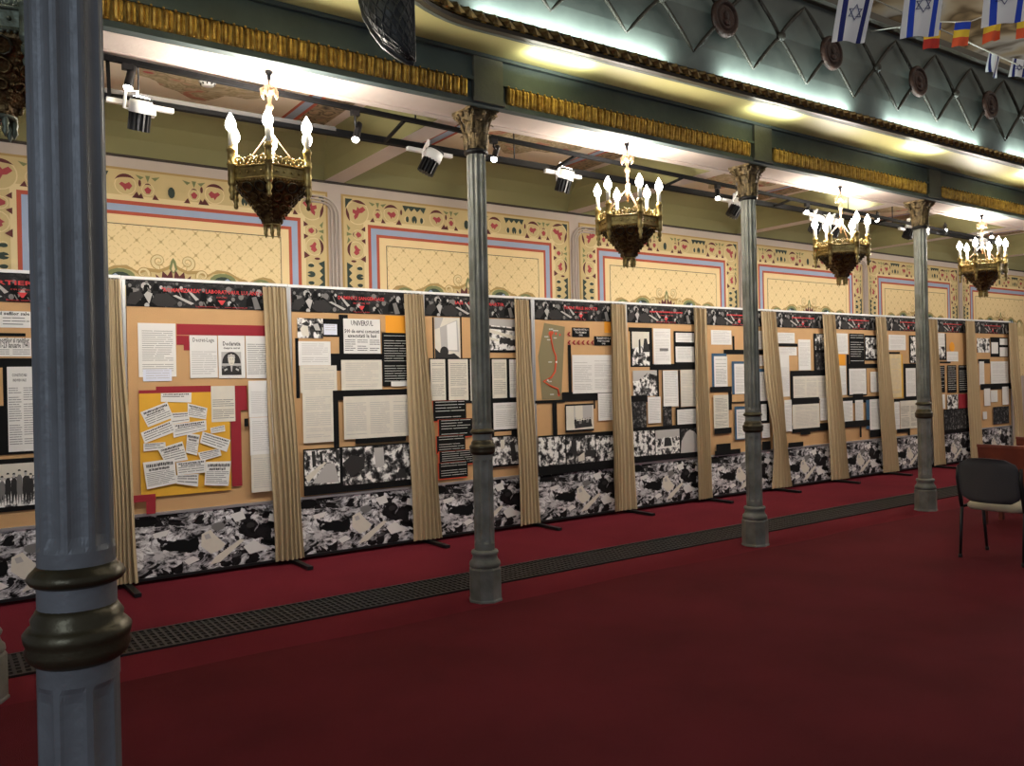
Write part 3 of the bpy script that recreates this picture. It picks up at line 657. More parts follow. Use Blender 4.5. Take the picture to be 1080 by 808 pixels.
# ------------------------------------------------------------------ chandeliers
def chandelier(sc=1., patina=False):
    band_m = 'patina' if patina else 'brass'
    r = empty('chandelier', (0, 0, 0), 'x', 'chandelier'); Rr = .25
    # local z = 0 at the soffit; world z of a part = 3.60 + local
    L = lambda z: (z - 3.60)
    V = [Vector((Rr * cos(R(60 * i + 8)), Rr * sin(R(60 * i + 8)), 0)) for i in range(6)]
    g = MB()
    def hexring(R0, R1, z0, z1, m):
        for i in range(6):
            a, b_ = V[i] / Rr, V[(i + 1) % 6] / Rr; Z0 = Vector((0, 0, L(z0))); Z1 = Vector((0, 0, L(z1)))
            g.add([a * R0 + Z0, b_ * R0 + Z0, b_ * R1 + Z1, a * R1 + Z1], [(0, 1, 2, 3)], m)
            g.add([a * (R0 - .008) + Z0, b_ * (R0 - .008) + Z0, b_ * (R1 - .008) + Z1, a * (R1 - .008) + Z1], [(0, 3, 2, 1)], m)
    hexring(.25, .25, 2.875, 2.95, band_m)
    for z in (2.875, 2.95):
        g.tube([v * 1.01 + Vector((0, 0, L(z))) for v in V], .008, band_m, 6, closed=True)
    for i in range(6):
        a, b_ = V[i], V[(i + 1) % 6]; nrm = ((a + b_) / 2).normalized()
        for t in (.2, .4, .6, .8): g.ball(a.lerp(b_, t) + nrm * .004 + Vector((0, 0, L(2.912))), .008, band_m, 6)
        for q in range(12):
            t = (q + .5) / 12; g.ball(a.lerp(b_, t) + Vector((0, 0, L(2.868))), .008, band_m, 6)
    g.build('band', r)
    g = MB()                                  # pierced crest above the band
    for i in range(6):
        a, b_ = V[i], V[(i + 1) % 6]; e = (b_ - a).normalized(); ln = (b_ - a).length
        for q in range(3):
            c = a + e * ln * (q + .5) / 3; rr = ln / 6 * .86; Z = L(2.958)
            g.tube([c + e * rr * cos(t) + Vector((0, 0, Z + rr * 1.35 * sin(t) ** .8 if sin(t) > 0 else Z)) for t in [pi * k / 8 for k in range(9)]], .0055, band_m, 5)
            for s in (-1, 1):
                g.tube([c + e * s * (rr * .42 + rr * .3 * cos(t)) + Vector((0, 0, Z + rr * .5 + rr * .34 * sin(t))) for t in [2 * pi * k / 8 for k in range(8)]], .0045, band_m, 5, closed=True)
            g.tube([c + Vector((0, 0, Z)), c + Vector((0, 0, Z + rr * 1.7))], [.006, .003], band_m, 5)
            g.ball(c + e * rr * 1.1 + Vector((0, 0, Z + rr * 1.1)), .009, band_m, 6)
    g.build('crest', r)
    g = MB()                                  # openwork cone below
    prof = [(.238, 2.872), (.232, 2.852), (.17, 2.79), (.112, 2.72), (.064, 2.655), (.06, 2.64), (.052, 2.622)]
    g.lathe([(a_, L(z)) for a_, z in prof], (0, 0, 0), 'brass_dark', 6, smooth=False, ph=R(8))
    for i in range(6):
        a = V[i] / Rr
        for q in range(len(prof) - 2):
            for t in (0, .33, .66):
                rr = prof[q][0] * (1 - t) + prof[q + 1][0] * t; z = prof[q][1] * (1 - t) + prof[q + 1][1] * t
                g.ball(a * (rr + .004) + Vector((0, 0, L(z))), .0095, 'brass_dark', 6)
        b_ = V[(i + 1) % 6] / Rr; e = (b_ - a).normalized(); mid = (a + b_) / 2
        for (zz, k_) in ((2.828, .042), (2.772, .034), (2.718, .024)):
            rad = .238 * .87 - (2.86 - zz) * .78
            for s in (-1, 1):
                c = mid.normalized() * (rad + .006) + e * s * k_ * 1.05 + Vector((0, 0, L(zz)))
                dn = (Vector((0, 0, -1)) * .8 - mid.normalized() * .6).normalized()
                g.tube([c + e * k_ * .8 * cos(t) + dn * k_ * .8 * sin(t) for t in [2 * pi * k / 9 for k in range(9)]], .0055, 'brass_dark' if zz < 2.8 else 'bronze_ring', 5, closed=True)
    tag(g.build('pierced_cone', r), 'dark openwork cone')
    g = MB(); g.lathe([(.055, L(2.627)), (.058, L(2.62)), (.05, L(2.61)), (.0, L(2.608))], (0, 0, 0), band_m, 12, cap=False)
    for i in range(6):
        a = V[i] / Rr * .045; g.lathe([(.009, 0), (.013, -.02), (.009, -.035), (.012, -.05), (.0, -.075)], a + Vector((0, 0, L(2.617))), band_m, 8, cap=False)
    g.build('finial', r)
    for i in range(6):
        v = V[i] * 1.04
        g = MB(); g.lathe([(.0, L(2.745)), (.012, L(2.75)), (.015, L(2.765)), (.009, L(2.782)), (.019, L(2.80)), (.019, L(2.815)), (.012, L(2.83)), (.021, L(2.84)), (.024, L(2.85)), (.024, L(2.865)), (.023, L(2.87)), (.023, L(2.955)), (.028, L(2.96)), (.028, L(2.97)), (.0225, L(2.975)), (.0225, L(3.04)), (.028, L(3.045)), (.028, L(3.06)), (.021, L(3.065)), (.021, L(3.075)), (.016, L(3.078))], v, band_m, 12)
        p = g.build('post', r)
        g = MB(); g.lathe([(.016, L(3.07)), (.016, L(3.165)), (.010, L(3.17))], v, 'candle', 12); cn = g.build('candle', p)
        tag(cn, 'white candle sleeve')
        g = MB(); g.lathe([(.010, L(3.166)), (.023, L(3.178)), (.032, L(3.20)), (.031, L(3.222)), (.019, L(3.25)), (.006, L(3.274)), (.001, L(3.284))], v, 'bulb', 12); bl = g.build('bulb', p)
        tag(bl, 'lit flame bulb')
    g = MB(); z = Vector((0, 0, 0))
    g.lathe([(.006, 0), (.02, -.0), (.024, -.012), (.012, -.03), (.01, -.06)], z, 'black_metal', 12); g.build('ceiling_hook', r)
    g = MB(); g.tube([(0, 0, -.05), (0, 0, L(3.10))], .007, 'copper', 8)
    g.lathe([(.0, L(3.515)), (.02, L(3.51)), (.035, L(3.495)), (.042, L(3.47)), (.03, L(3.455)), (.014, L(3.44)), (.012, L(3.39)), (.024, L(3.38)), (.026, L(3.365)), (.012, L(3.345)), (.010, L(3.25)), (.02, L(3.235)), (.022, L(3.16)), (.012, L(3.14))], z, 'copper', 12, cap=False)
    for i in range(6):
        a = pi / 3 * i; d_ = Vector((cos(a), sin(a), 0)); g.tube([d_ * .03 + Vector((0, 0, L(3.49))), d_ * .052 + Vector((0, 0, L(3.475))), d_ * .05 + Vector((0, 0, L(3.44))), d_ * .044 + Vector((0, 0, L(3.425)))], [.007, .009, .008, .004], 'copper', 6)
    g.build('stem', r)
    for i in (0, 2, 4):
        g = MB(); g.tube([(0, 0, L(3.22)), V[i] * .96 + Vector((0, 0, L(2.96)))], .004, 'copper', 6); g.build('stay_rod', r)
    return r
ch = chandelier(); CHX = [1.80, 4.87, 7.94, 11.01, 14.09]
cl = ['brass chandelier nearest the large column, first and biggest of the row', 'brass chandelier between the first and second arcade columns', 'brass chandelier between the second and third arcade columns, spotlights beside it', 'brass chandelier right of the third arcade column', 'small distant brass chandelier last in the row']
for i in range(4):
    o = ch if i == 0 else copy_tree(ch)
    o.location = (CHX[i], 5.13, 3.598); o['label'] = cl[i]; o['group'] = 'brass chandeliers under the arcade beam'
    l = bpy.data.lights.new('chandelier_light', 'POINT'); l.energy = 62; l.color = (1, .92, .80); l.shadow_soft_size = .12
    lo = bpy.data.objects.new('chandelier_light', l); COL.objects.link(lo); lo.location = (CHX[i], 5.13, 3.26)
o = chandelier(patina=True); o.location = (.243, 3.60, 3.60); o.rotation_euler.z = R(37)
g = MB(); g.tube([(0, 0, -.02), (0, 0, .352)], .008, 'copper', 8); g.lathe([(.03, .34), (.04, .352)], (0, 0, 0), 'copper', 12); g.build('chain_rod', o)
o['label'] = 'dull green grey chandelier cut off at the upper left corner'
for (x, y) in ((CHX[4], 5.13), (17.2, 5.13)):  # assumed unseen end of the row: lights only, no chandeliers modelled
    l = bpy.data.lights.new('chandelier_light', 'POINT'); l.energy = 62; l.color = (1, .92, .80); l.shadow_soft_size = .12
    lo = bpy.data.objects.new('chandelier_light', l); COL.objects.link(lo); lo.location = (x, y, 3.26)
# ------------------------------------------------------------------ lighting tracks and spotlights
def tk1(x): return 5.30 + (x - .88) * .0508
g = MB(); p0, p1 = Vector((-.9, tk1(-.9), 3.55)), Vector((13.5, 5.72, 3.55))
def bar(g, p, q, w, h, m):
    p = Vector(p); q = Vector(q); d = (q - p); e = d.normalized(); s = Vector((-e.y, e.x, 0)).normalized(); u = e.cross(s)
    g.obox((p + q) / 2, d / 2, s * w / 2, u * h / 2, m)
TR1 = empty('lighting_track', (.88, 5.3, 3.55), 'front black lighting track, the one just behind the column capitals', 'lighting track', 'lighting tracks')
TO = (.88, 5.3, 3.55)
g = MB(); bar(g, (-.9, tk1(-.9), 3.55), (13.5, tk1(13.5), 3.55), .036, .030, 'track_dark'); g.build('rail', TR1, TO)
for x in (.45, 3.0, 5.2, 7.2, 9.0, 11.0, 13.0):
    g = MB(); g.tube([(x, tk1(x), 3.55), (x, tk1(x), 3.94)], .006, 'black_metal', 6); g.build('hanger', TR1, TO)
TR2 = empty('lighting_track', (.88, 5.97, 3.55), 'rear black lighting track, left end painted lit grey, closer to the painted wall', 'lighting track', 'lighting tracks')
TO2 = (.88, 5.97, 3.55)
g = MB(); bar(g, (-.9, 5.97, 3.55), (13.5, 5.97, 3.55), .05, .05, 'track_dark'); bar(g, (-.9, 5.945, 3.57), (2.6, 5.945, 3.57), .008, .03, 'track_lit'); g.build('rail', TR2, TO2)  # grey strip paints light falling on the left end of the rail
for x in (.9, 2.9, 4.6, 6.0, 7.8, 9.9):
    g = MB(); bar(g, (x, tk1(x), 3.535), (x + .12, 5.97, 3.535), .022, .02, 'track_dark'); g.build('cross_bar', TR2, TO2)
for x in (1.2, 4.3, 7.3, 10.4):
    g = MB(); g.tube([(x, 5.97, 3.55), (x, 5.97, 3.945)], .006, 'black_metal', 6); g.build('hanger', TR2, TO2)

def white_spot(px, py, lab, on=True, tilt=(.3, -.2), Y=5.90, barpx=None, energy=85):
    """flood head hanging under a white adapter, shining upwards"""
    x, z = at(px, py, Y); r = empty('spotlight', (x, Y, 3.53), lab, 'spotlight', 'white spotlights hung from the rear track')
    O = (x, Y, 3.53)
    g = MB(); bx0 = x - .20; bx1 = x + .22; bar(g, (bx0, Y + .04, 3.51), (bx1, Y + .04, 3.50), .036, .03, 'plastic_white'); g.box((x - .05, Y, 3.44), (x + .10, Y + .07, 3.50), 'plastic_white'); g.build('adapter', r, O)
    ax = Vector((tilt[0], tilt[1], 1)).normalized(); c = Vector((x, Y, z + .01))
    s = Vector((1, 0, 0)) - ax * ax.x; s.normalize()
    g = MB(); g.tube([(x - .01, Y + .03, 3.45), (x - .01, Y + .03, z + .16), c - s * .10 + ax * .12, c - s * .10 + ax * .01, c - s * .07 + ax * .01], .012, 'plastic_white', 6); g.build('bracket', r, O)
    g = MB(); g.lathe([(.070, -.005), (.075, .0), (.075, .06), (.066, .08)], c, 'plastic_white', 24, axis=ax); g.lathe([(.067, .078), (.070, .085), (.068, .093), (.062, .095)], c, 'black_metal', 24, axis=ax); hd = g.build('head', r, O)
    g = MB(); g.lathe([(.06, .093), (.04, .100), (.0, .103)], c, 'lamp_on' if on else 'lens_off', 20, axis=ax, cap=False); tag(g.build('lamp_face', hd, O), 'glowing lamp face' if on else 'unlit grey lens')
    g = MB(); b2 = ax.cross(s)
    for j in range(14):
        a = 2 * pi * j / 14; d_ = s * cos(a) + b2 * sin(a); t_ = -s * sin(a) + b2 * cos(a)
        g.obox(c + d_ * .046 - ax * .06, d_ * .024, t_ * .006, ax * .06, 'black_metal')
    g.lathe([(.044, -.115), (.044, 0)], c, 'black_metal', 16, axis=ax); g.build('heat_sink', hd, O)
    if on and energy:
        l = bpy.data.lights.new('spot_lamp', 'SPOT'); l.energy = energy; l.color = (1, .97, .92); l.spot_size = R(120); l.spot_blend = .8; l.shadow_soft_size = .04
        lo = bpy.data.objects.new('spot_lamp', l); COL.objects.link(lo); lo.location = c + ax * .13; lo.rotation_euler = (-ax).to_track_quat('Z', 'Y').to_euler()
white_spot(148, 120, 'white spotlight with black fins beside the large near column', True, (.05, -.35))
white_spot(455, 170, 'unlit white spotlight left of the first column capital', False, (.45, -.25), energy=0)
white_spot(596, 190, 'lit white spotlight between the first column and the second chandelier', True, (.15, -.3))
white_spot(777, 219, 'white spotlight overlapping the second column just under its capital', True, (.5, -.3))
white_spot(862, 236, 'left one of the two spotlights tucked beside the third chandelier', True, (.5, -.2), energy=26)
white_spot(881, 240, 'right one of the two spotlights tucked beside the third chandelier', True, (.4, -.2), energy=26)
white_spot(960, 243, 'left one of the paired spotlights at the third column', True, (.4, -.2), energy=26)
white_spot(973, 246, 'right one of the paired spotlights at the third column', True, (.2, -.2), energy=26)
white_spot(1034, 258, 'white spotlight above the last chandelier at the right', True, (.5, -.2), energy=26)
def black_spot(px, py, lab, ax, Yo=None, size=1.):
    Y = 5.4
    for _ in range(4): x, z = at(px, py, Y); Y = tk1(x)
    ax = Vector(ax).normalized()            # towards the lens
    r = empty('track_light', (x, Y, 3.535), lab, 'track light', 'small black lamps under the front track'); O = (x, Y, 3.535)
    c = Vector((x, Y, z)) - ax * .0
    g = MB(); g.box((x - .03, Y - .017, 3.50), (x + .03, Y + .017, 3.54), 'black_metal'); g.tube([(x, Y, 3.51), (x, Y, z + .10)], .008, 'black_metal', 6); g.build('mount', r, O)
    t = c - ax * .13
    g = MB(); g.tube([(x, Y, z + .105), t + ax * .03], .010, 'black_metal', 6); g.lathe([(.018, -.15), (.024, -.14), (.026, -.02), (.028, 0)], c, 'black_metal', 16, axis=ax); hd = g.build('head', r, O)
    g = MB(); g.lathe([(.026, .0), (.022, .012), (.0, .018)], c, 'lamp_on', 14, axis=ax, cap=False); tag(g.build('lamp_face', hd, O), 'glowing lens')
    l = bpy.data.lights.new('track_lamp', 'SPOT'); l.energy = 44; l.color = (1, .96, .90); l.spot_size = R(105); l.spot_blend = 1; l.shadow_soft_size = .05
    lo = bpy.data.objects.new('track_lamp', l); COL.objects.link(lo); lo.location = c + Vector((0, .03, -.04)); lo.rotation_euler = (-Vector((0, .75, -.62))).to_track_quat('Z', 'Y').to_euler()
black_spot(375, 147, 'small black lamp pointing down midway between chandelier and first column', (-.35, -.3, -.9))
black_spot(521, 168, 'small black lamp hanging just right of the first column capital', (-.45, -.3, -.8))
black_spot(757, 209, 'small black lamp just left of the second column capital', (-.3, -.3, -.8))
black_spot(925, 232, 'small black lamp right of the third chandelier', (-.6, -.3, -.6))
black_spot(851, 224, 'small black lamp left of the third chandelier, above a bulb', (-.6, -.3, -.6))
black_spot(997, 243, 'small black lamp right of the third column capital', (-.6, -.3, -.6))
black_spot(1046, 250, 'small black lamp above the last chandelier', (-.6, -.3, -.6))
black_spot(135, 92, 'small black lamp by the large near column, above the white spotlight', (-.2, -.1, -.9))
# smoke detector
x, y = atz(219, 88, ZC_ - .02); r = empty('smoke_detector', (x, y, ZC_ - .009), 'small white smoke detector on the painted ceiling', 'smoke detector')
O = (x, y, ZC_ - .009)
g = MB(); g.lathe([(.045, -.03), (.06, -.012), (.065, 0)], O, 'plastic_white', 20); g.build('housing', r, O)
g = MB()
for j in range(10):
    a = 2 * pi * j / 10; g.obox((x + .052 * cos(a), y + .052 * sin(a), ZC_ - .029), (.004 * cos(a), .004 * sin(a), .004), (-.005 * sin(a), .005 * cos(a), 0), (0, 0, .006), 'black_metal')
g.build('vents', r, O)

# ------------------------------------------------------------------ exhibition panels
JX = [-.09, 1.307, 2.701, 4.096, 5.49, 6.885, 8.279, 9.674, 11.069, 12.463, 13.858, 15.252, 16.647]
PY = [7.30, 7.32, 7.335, 7.345, 7.352, 7.357, 7.357, 7.352, 7.344, 7.33, 7.315, 7.29]
ZT = 2.528
def lines(g, Q, rows, ink='ink_soft', m=(.08, .08), top=.06, bot=.06, h=.42, y=0, seg=2, rnd=.25):
    """rows of print inside the bilinear quad Q (TL, TR, BR, BL)"""
    def B(u, v):
        a = [Q[0][k] * (1 - u) + Q[1][k] * u for k in (0, 1)]; c = [Q[3][k] * (1 - u) + Q[2][k] * u for k in (0, 1)]
        return (a[0] * (1 - v) + c[0] * v, a[1] * (1 - v) + c[1] * v)
    for i in range(rows):
        if random.random() < .08: continue
        v0 = top + (1 - top - bot) * i / rows; v1 = v0 + (1 - top - bot) / rows * h * .72
        u = m[0]; e = 1 - m[1] - (random.random() * rnd if random.random() < .3 else 0)
        while u < e - .02:
            w = random.uniform(.25, .7); u2 = min(e, u + w); hh = h
            g.flat([B(u, v0), B(u2, v0), B(u2, v1), B(u, v1)], y, ink); u = u2 + .03
def head(g, Q, v0, v1, y, ink='ink', u0=.1, u1=.9, n=None):
    def B(u, v):
        a = [Q[0][k] * (1 - u) + Q[1][k] * u for k in (0, 1)]; c = [Q[3][k] * (1 - u) + Q[2][k] * u for k in (0, 1)]
        return (a[0] * (1 - v) + c[0] * v, a[1] * (1 - v) + c[1] * v)
    n = n or int((u1 - u0) * 16); u = u0
    while u < u1:
        w = random.uniform(.02, .05); j = random.uniform(-.1, .1) * (v1 - v0)
        g.flat([B(u, v0 + j), B(u + w, v0 + j), B(u + w, v1 + j), B(u, v1 + j)], y, ink); u += w + random.uniform(.008, .02)
class Panel:
    def __init__(s, i, label):
        s.i = i; s.x0, s.x1 = JX[i], JX[i + 1]; s.Y = PY[i]; s.cx = (s.x0 + s.x1) / 2; s.k = 0
        s.O = (s.cx, s.Y, 0); s.r = empty('exhibition_panel', s.O, label, 'exhibition panel', 'exhibition panels in the long row')
        x0, x1, Y = s.x0, s.x1, s.Y
        g = MB(); g.box((x0 + .035, Y, .58), (x1 - .03, Y + .02, 2.29), 'board'); tag(g.build('board', s.r, s.O), 'tan fibre board')
        g = MB()
        for x in (x0 + .005, x1 - .025): g.box((x, Y - .012, .02), (x + .022, Y + .022, 2.53), 'alu')
        for z in (.04, .572): g.box((x0 + .02, Y - .014, z - .012), (x1 - .02, Y + .022, z + .012), 'alu' if z > .1 else 'black_metal')
        g.build('frame', s.r, s.O)
        g = MB(); g.box((x0 - .012, Y - .02, 2.508), (x1 - .014, Y + .025, 2.532), 'rail_white'); tag(g.build('top_rail', s.r, s.O), 'white top rail')
        g = MB(); g.rect(x0 + .035, .05, x1 - .03, .562, Y - .004, 'rubble', .01)
        self_n = [0]
        def P(pts, m, k=1): self_n[0] += 1; g.flat([(x0 + .035 + a * (x1 - x0 - .065), .05 + .512 * (1 - b_)) for a, b_ in pts], Y - .0044 - .0001 * self_n[0], m)
        P([(.415, .40), (.47, .34), (.50, .44), (.565, .62), (.53, .70), (.47, .745), (.41, .60)], 'paper_warm'); P([(.43, .42), (.46, .40), (.475, .48), (.44, .50)], 'ink_soft', 2)
        P([(.20, .50), (.27, .46), (.33, .48), (.39, .42), (.40, .55), (.385, .64), (.33, .68), (.29, .63), (.22, .62), (.17, .56)], 'black_card')
        P([(.50, .80), (.66, .56), (.69, .58), (.53, .90), (.46, .93)], 'paper_warm'); P([(.02, .04), (.13, .02), (.16, .12), (.09, .18), (.01, .16)], 'black_card')
        P([(.68, .70), (.75, .60), (.80, .70), (.86, .78), (.72, .84)], 'paper', 1); P([(.30, .80), (.36, .74), (.40, .82), (.33, .88)], 'paper', 1); P([(.60, .12), (.68, .08), (.70, .22), (.63, .26)], 'paper', 1); P([(.12, .30), (.22, .26), (.20, .36), (.13, .38)], 'paper', 1); P([(.86, .18), (.95, .24), (.92, .36), (.85, .30)], 'paper', 1); P([(.80, .60), (.93, .70), (.90, .74), (.79, .65)], 'black_card', 2)
        P(ell(.52, .30, .045, .07, 9), 'ink_mid'); P(ell(.73, .34, .03, .05, 8), 'ink', 1)
        tag(g.build('rubble_photograph', s.r, s.O), 'large black and white photograph along the foot of the panel')
        s.header()
    def header(s):
        x0, x1, Y = s.x0 + .035, s.x1 - .03, s.Y
        g = MB(); g.rect(x0, 2.288, x1, 2.506, Y - .006, 'header_photo', .01)
        hn = [0]
        def P(pts, m, k=1): hn[0] += 1; g.flat([(x0 + min(1, max(0, a)) * (x1 - x0), 2.288 + .218 * (1 - min(1, max(0, b_)))) for a, b_ in pts], Y - .0062 - .00003 * hn[0], m)
        for (a, b_, ra, rb, m) in ((.11, .22, .026, .15, 'ink_soft'), (.10, .74, .034, .17, 'ink_soft'), (.25, .30, .022, .13, 'ink_mid'), (.47, .72, .022, .16, 'ink_mid'), (.04, .42, .02, .12, 'ink_mid'), (.82, .30, .02, .15, 'ink_soft'), (.62, .22, .02, .12, 'ink_mid'), (.90, .36, .022, .15, 'ink_mid'), (.95, .7, .03, .16, 'ink_mid'), (.70, .5, .018, .12, 'ink_mid')):
            P(ell(a, b_, ra, rb, 9), m)
        rn = random.Random(11)
        for j in range(46):                    # crowd: heads over dark coats
            a, b_ = rn.random() * .96 + .02, rn.random() * .95 + .02; q = .7 + .6 * b_
            P([(a - .026 * q, b_ + .5 * q), (a - .02 * q, b_ + .16 * q), (a, b_ + .1 * q), (a + .02 * q, b_ + .16 * q), (a + .026 * q, b_ + .5 * q)], 'black_card')
            P(ell(a, b_, .012 * q, .085 * q, 8), ('ink_soft', 'ink_mid', 'ink_mid', 'ink')[j % 4])
            if j % 3 == 0: P([(a + .002, b_ + .2), (a + .006, b_ + .18), (a + .03, b_ + .5), (a + .022, b_ + .52)], 'ink_mid')
        P([(.27, .55), (.29, .52), (.40, .82), (.38, .88)], 'ink_soft'); P([(.355, .3), (.365, .28), (.43, .66), (.41, .72)], 'ink_soft'); P([(.02, .5), (.08, .42), (.10, .6), (.05, .95), (.0, .9)], 'ink', 2)
        P([(.86, .45), (.90, .55), (.925, .85), (.89, .97), (.865, .7)], 'ink_soft'); P([(.77, .5), (.80, .45), (.83, .95), (.79, .98)], 'ink_mid'); P([(.12, .42), (.15, .5), (.13, .9), (.10, .55)], 'ink_soft', 2)
        P([(.17, .5), (.24, .46), (.30, .8), (.26, .98), (.18, .98), (.14, .8)], 'ink', 2)
        tx, sub, sub2 = HEAD[s.i]; yy = Y - .0064 - .00003 * (hn[0] + 3)
        if isinstance(tx, str):
            g.text(tx, s.cx + HO[s.i], 2.432, .046, yy, 'red_print', fit=HS[s.i], bold=.0009)
            if sub: g.text(sub, s.cx + HO[s.i], 2.385, .022, yy, 'red_print')
            if sub2: g.text(sub2, s.cx + HO[s.i], 2.303, .020, yy, 'red_print', sx=1.1)
        else:                                  # print too small to read: rows of red strokes
            for (z, h, w) in ((2.43, .020, tx), (2.388, .008, tx * .45), (2.305, .008, tx * .6)):
                u = s.cx - w / 2
                while u < s.cx + w / 2:
                    q = random.uniform(.010, .026); g.rect(u, z - h / 2 + random.uniform(0, .006), u + q, z + h / 2, yy, 'red_print', .0004); u += q + random.uniform(.004, .010)
        g.flat([(s.cx + HO[s.i] - .032, 2.362), (s.cx + HO[s.i] + .032, 2.362), (s.cx + HO[s.i] + .022, 2.345), (s.cx + HO[s.i] + .006, 2.322), (s.cx + HO[s.i] - .006, 2.322), (s.cx + HO[s.i] - .022, 2.345)], yy, 'red_print')
        tag(g.build('header_banner', s.r, s.O), 'dark photographic banner with red lettering')
    def add(s, kind, x0, y0, x1, y1, **o):
        a, zt = at(x0, y0, s.Y); e, zb = at(x1, y1, s.Y); s.quad(kind, [(a, zt), (e, zt), (e, zb), (a, zb)], **o)
    def poly(s, kind, pts, **o): s.quad(kind, [at(px, py, s.Y) for px, py in pts], **o)
    def quad(s, kind, Q, **o):
        s.k += 1; y = s.Y - .002 - .0012 * s.k; g = MB(); w = abs(Q[1][0] - Q[0][0]); h = abs(Q[0][1] - Q[3][1]); yl = y - .0004
        nm, lab = kind, None
        def inner(f): return [(Q[0][0] * (1 - a) * (1 - b_) + Q[1][0] * a * (1 - b_) + Q[2][0] * a * b_ + Q[3][0] * (1 - a) * b_,
                               Q[0][1] * (1 - a) * (1 - b_) + Q[1][1] * a * (1 - b_) + Q[2][1] * a * b_ + Q[3][1] * (1 - a) * b_) for a, b_ in f]
        rows = max(2, int(h / .022))
        if kind == 'paper':
            nm = 'document'; g.card(Q, y, o.get('m', 'paper')); 
            if o.get('ink', 1): lines(g, Q, rows, o.get('inkm', 'ink_soft'), top=o.get('top', .1), bot=.08, y=yl, m=(.1, .08), h=.32)
            if o.get('stamp'): g.flat(inner([(.35, .55), (.85, .55), (.85, .63), (.35, .63)]), yl - .0002, 'ink_mid')
            lab = o.get('lab')
        elif kind == 'news':
            nm = 'newspaper_page'; g.card(Q, y, o.get('m', 'paper')); t = o.get('top', .3)
            if 'title' in o:
                for (tx, u, v, sz, ink, fw_) in o['title']:
                    c = inner([(u, v)])[0]; g.text(tx, c[0], c[1], abs(sz), yl - .0002, ink, bold=.0009, fit=w * fw_)
            else: head(g, Q, .06, .14, yl, 'ink'); head(g, Q, .18, .24, yl, 'ink_mid', .15, .85)
            cols = o.get('cols', 2)
            for c in range(cols):
                q = inner([(c / cols + .02, t), ((c + 1) / cols - .01, t), ((c + 1) / cols - .01, .98), (c / cols + .02, .98)])
                lines(g, q, max(3, int(rows * (1 - t) * 1.1)), o.get('inkm', 'ink_mid'), y=yl, m=(.04, .04), h=.4)
        elif kind == 'clip':
            nm = 'newspaper_clipping'; g.card(Q, y, 'paper'); v = .34
            head(g, Q, .10, .22, yl, 'ink', .08, .92)
            if h > .10: head(g, Q, .27, .36, yl, 'ink', .15, .8); v = .42
            lines(g, Q, max(2, int(h / .016 * (1 - v))), 'ink_mid', top=v, bot=.06, y=yl, m=(.05, .05), h=.45)
        elif kind == 'btext':
            nm = 'caption_board'; g.card(Q, y, 'black_card'); lab = 'black board with white print'
            if o.get('edge'): g.card([(a - .012, z - (.012 if i_ > 1 else -.002)) for i_, (a, z) in enumerate(Q)], y + .0006, 'route', .0004)
            lines(g, Q, o.get('rows', max(3, int(h / .03))), 'ink_white', y=yl, m=(.07, .05), h=.26, top=.05, bot=.05)
        elif kind == 'label':
            nm = 'caption_board'; lab = 'small black label'; g.card(Q, y, 'black_card')
            for (tx, v) in zip(o['t'], (.22, .52, .80)): c = inner([(.5, v)])[0]; g.text(tx, c[0], c[1], h * .27, yl, 'paper', bold=.0006)
        elif kind == 'photo':
            nm = 'photograph'; g.card(Q, y, o.get('m', 'photo_a'))
            for n_, (m_, f) in enumerate(o.get('f', [])): g.flat(inner(f), y - .0001 - .00004 * n_, m_)
            lab = 'black and white photograph'
        else:
            nm = {'black': 'backing_strip', 'red': 'backing_card', 'yellow': 'backing_card', 'orange': 'backing_card', 'blue': 'backing_card', 'tan': 'backing_card'}[kind]
            g.card(Q, y, {'black': 'black_card', 'red': 'red_card', 'yellow': 'yellow_card', 'orange': 'orange_card', 'blue': 'blue_card', 'tan': 'board'}[kind]); lab = kind + ' card'
        p = g.build(nm, s.r, s.O)
        if lab: p['label'] = lab
        return p
HEAD = {0: ('CARTIERELOR', 'si ale magazinelor', 'Bucuresti, ianuarie 1941'), 1: ('"ROMANIZAREA" - LABORATORUL LUI ANTONESCU', '1940-1941', 'Legislatia antievreiasca   -   masuri discriminatorii'), 2: ('DUMINICI SANGEROASE', 'IASI 29 IUNIE 1941', 'Pogromul de la Iasi'),
        3: ('IASI - ORASUL MARTIR', None, None), 4: ('TRENURILE MORTII', 'IASI - PODU ILOAIEI', 'iunie - iulie 1941'), 5: (.56, 0, 0), 6: (.5, 0, 0), 7: (.5, 0, 0), 8: (.55, 0, 0), 9: (.5, 0, 0), 10: (.6, 0, 0), 11: (.6, 0, 0)}
HO = {i: 0 for i in range(12)}; HO[0] = .0; HO[1] = .10; HO[2] = .03
HS = {0: .6, 1: .98, 2: .48, 3: .62, 4: .50}
PL = ['exhibition panel at the left edge, mostly hidden by the large near column', 'exhibition panel with a yellow card of newspaper clippings and red cards',
      'exhibition panel with a newspaper headline, an orange square and long black text board', 'exhibition panel with five black caption boards, crossed by the first full column',
      'exhibition panel with an olive map and red route line', 'exhibition panel with three photographs side by side, right of the map panel',
      'exhibition panel with blue backed papers, crossed by the second column', 'exhibition panel with two dark photographs at top right, right of the second column',
      'exhibition panel with a tall black text board and a crowd photograph', 'exhibition panel with a cream and yellow document, crossed by the third column',
      'exhibition panel with a yellow disc and a red card', 'last exhibition panel at the far right end of the row']
PN = [Panel(i, PL[i]) for i in range(12)]
p = PN[0]
p.add('news', -34, 327, 33, 346, cols=2, title=[('si fostul sefilor sale', .6, .15, .035, 'ink', .75)], top=.35)
p.add('black', -14, 351, 27, 355)
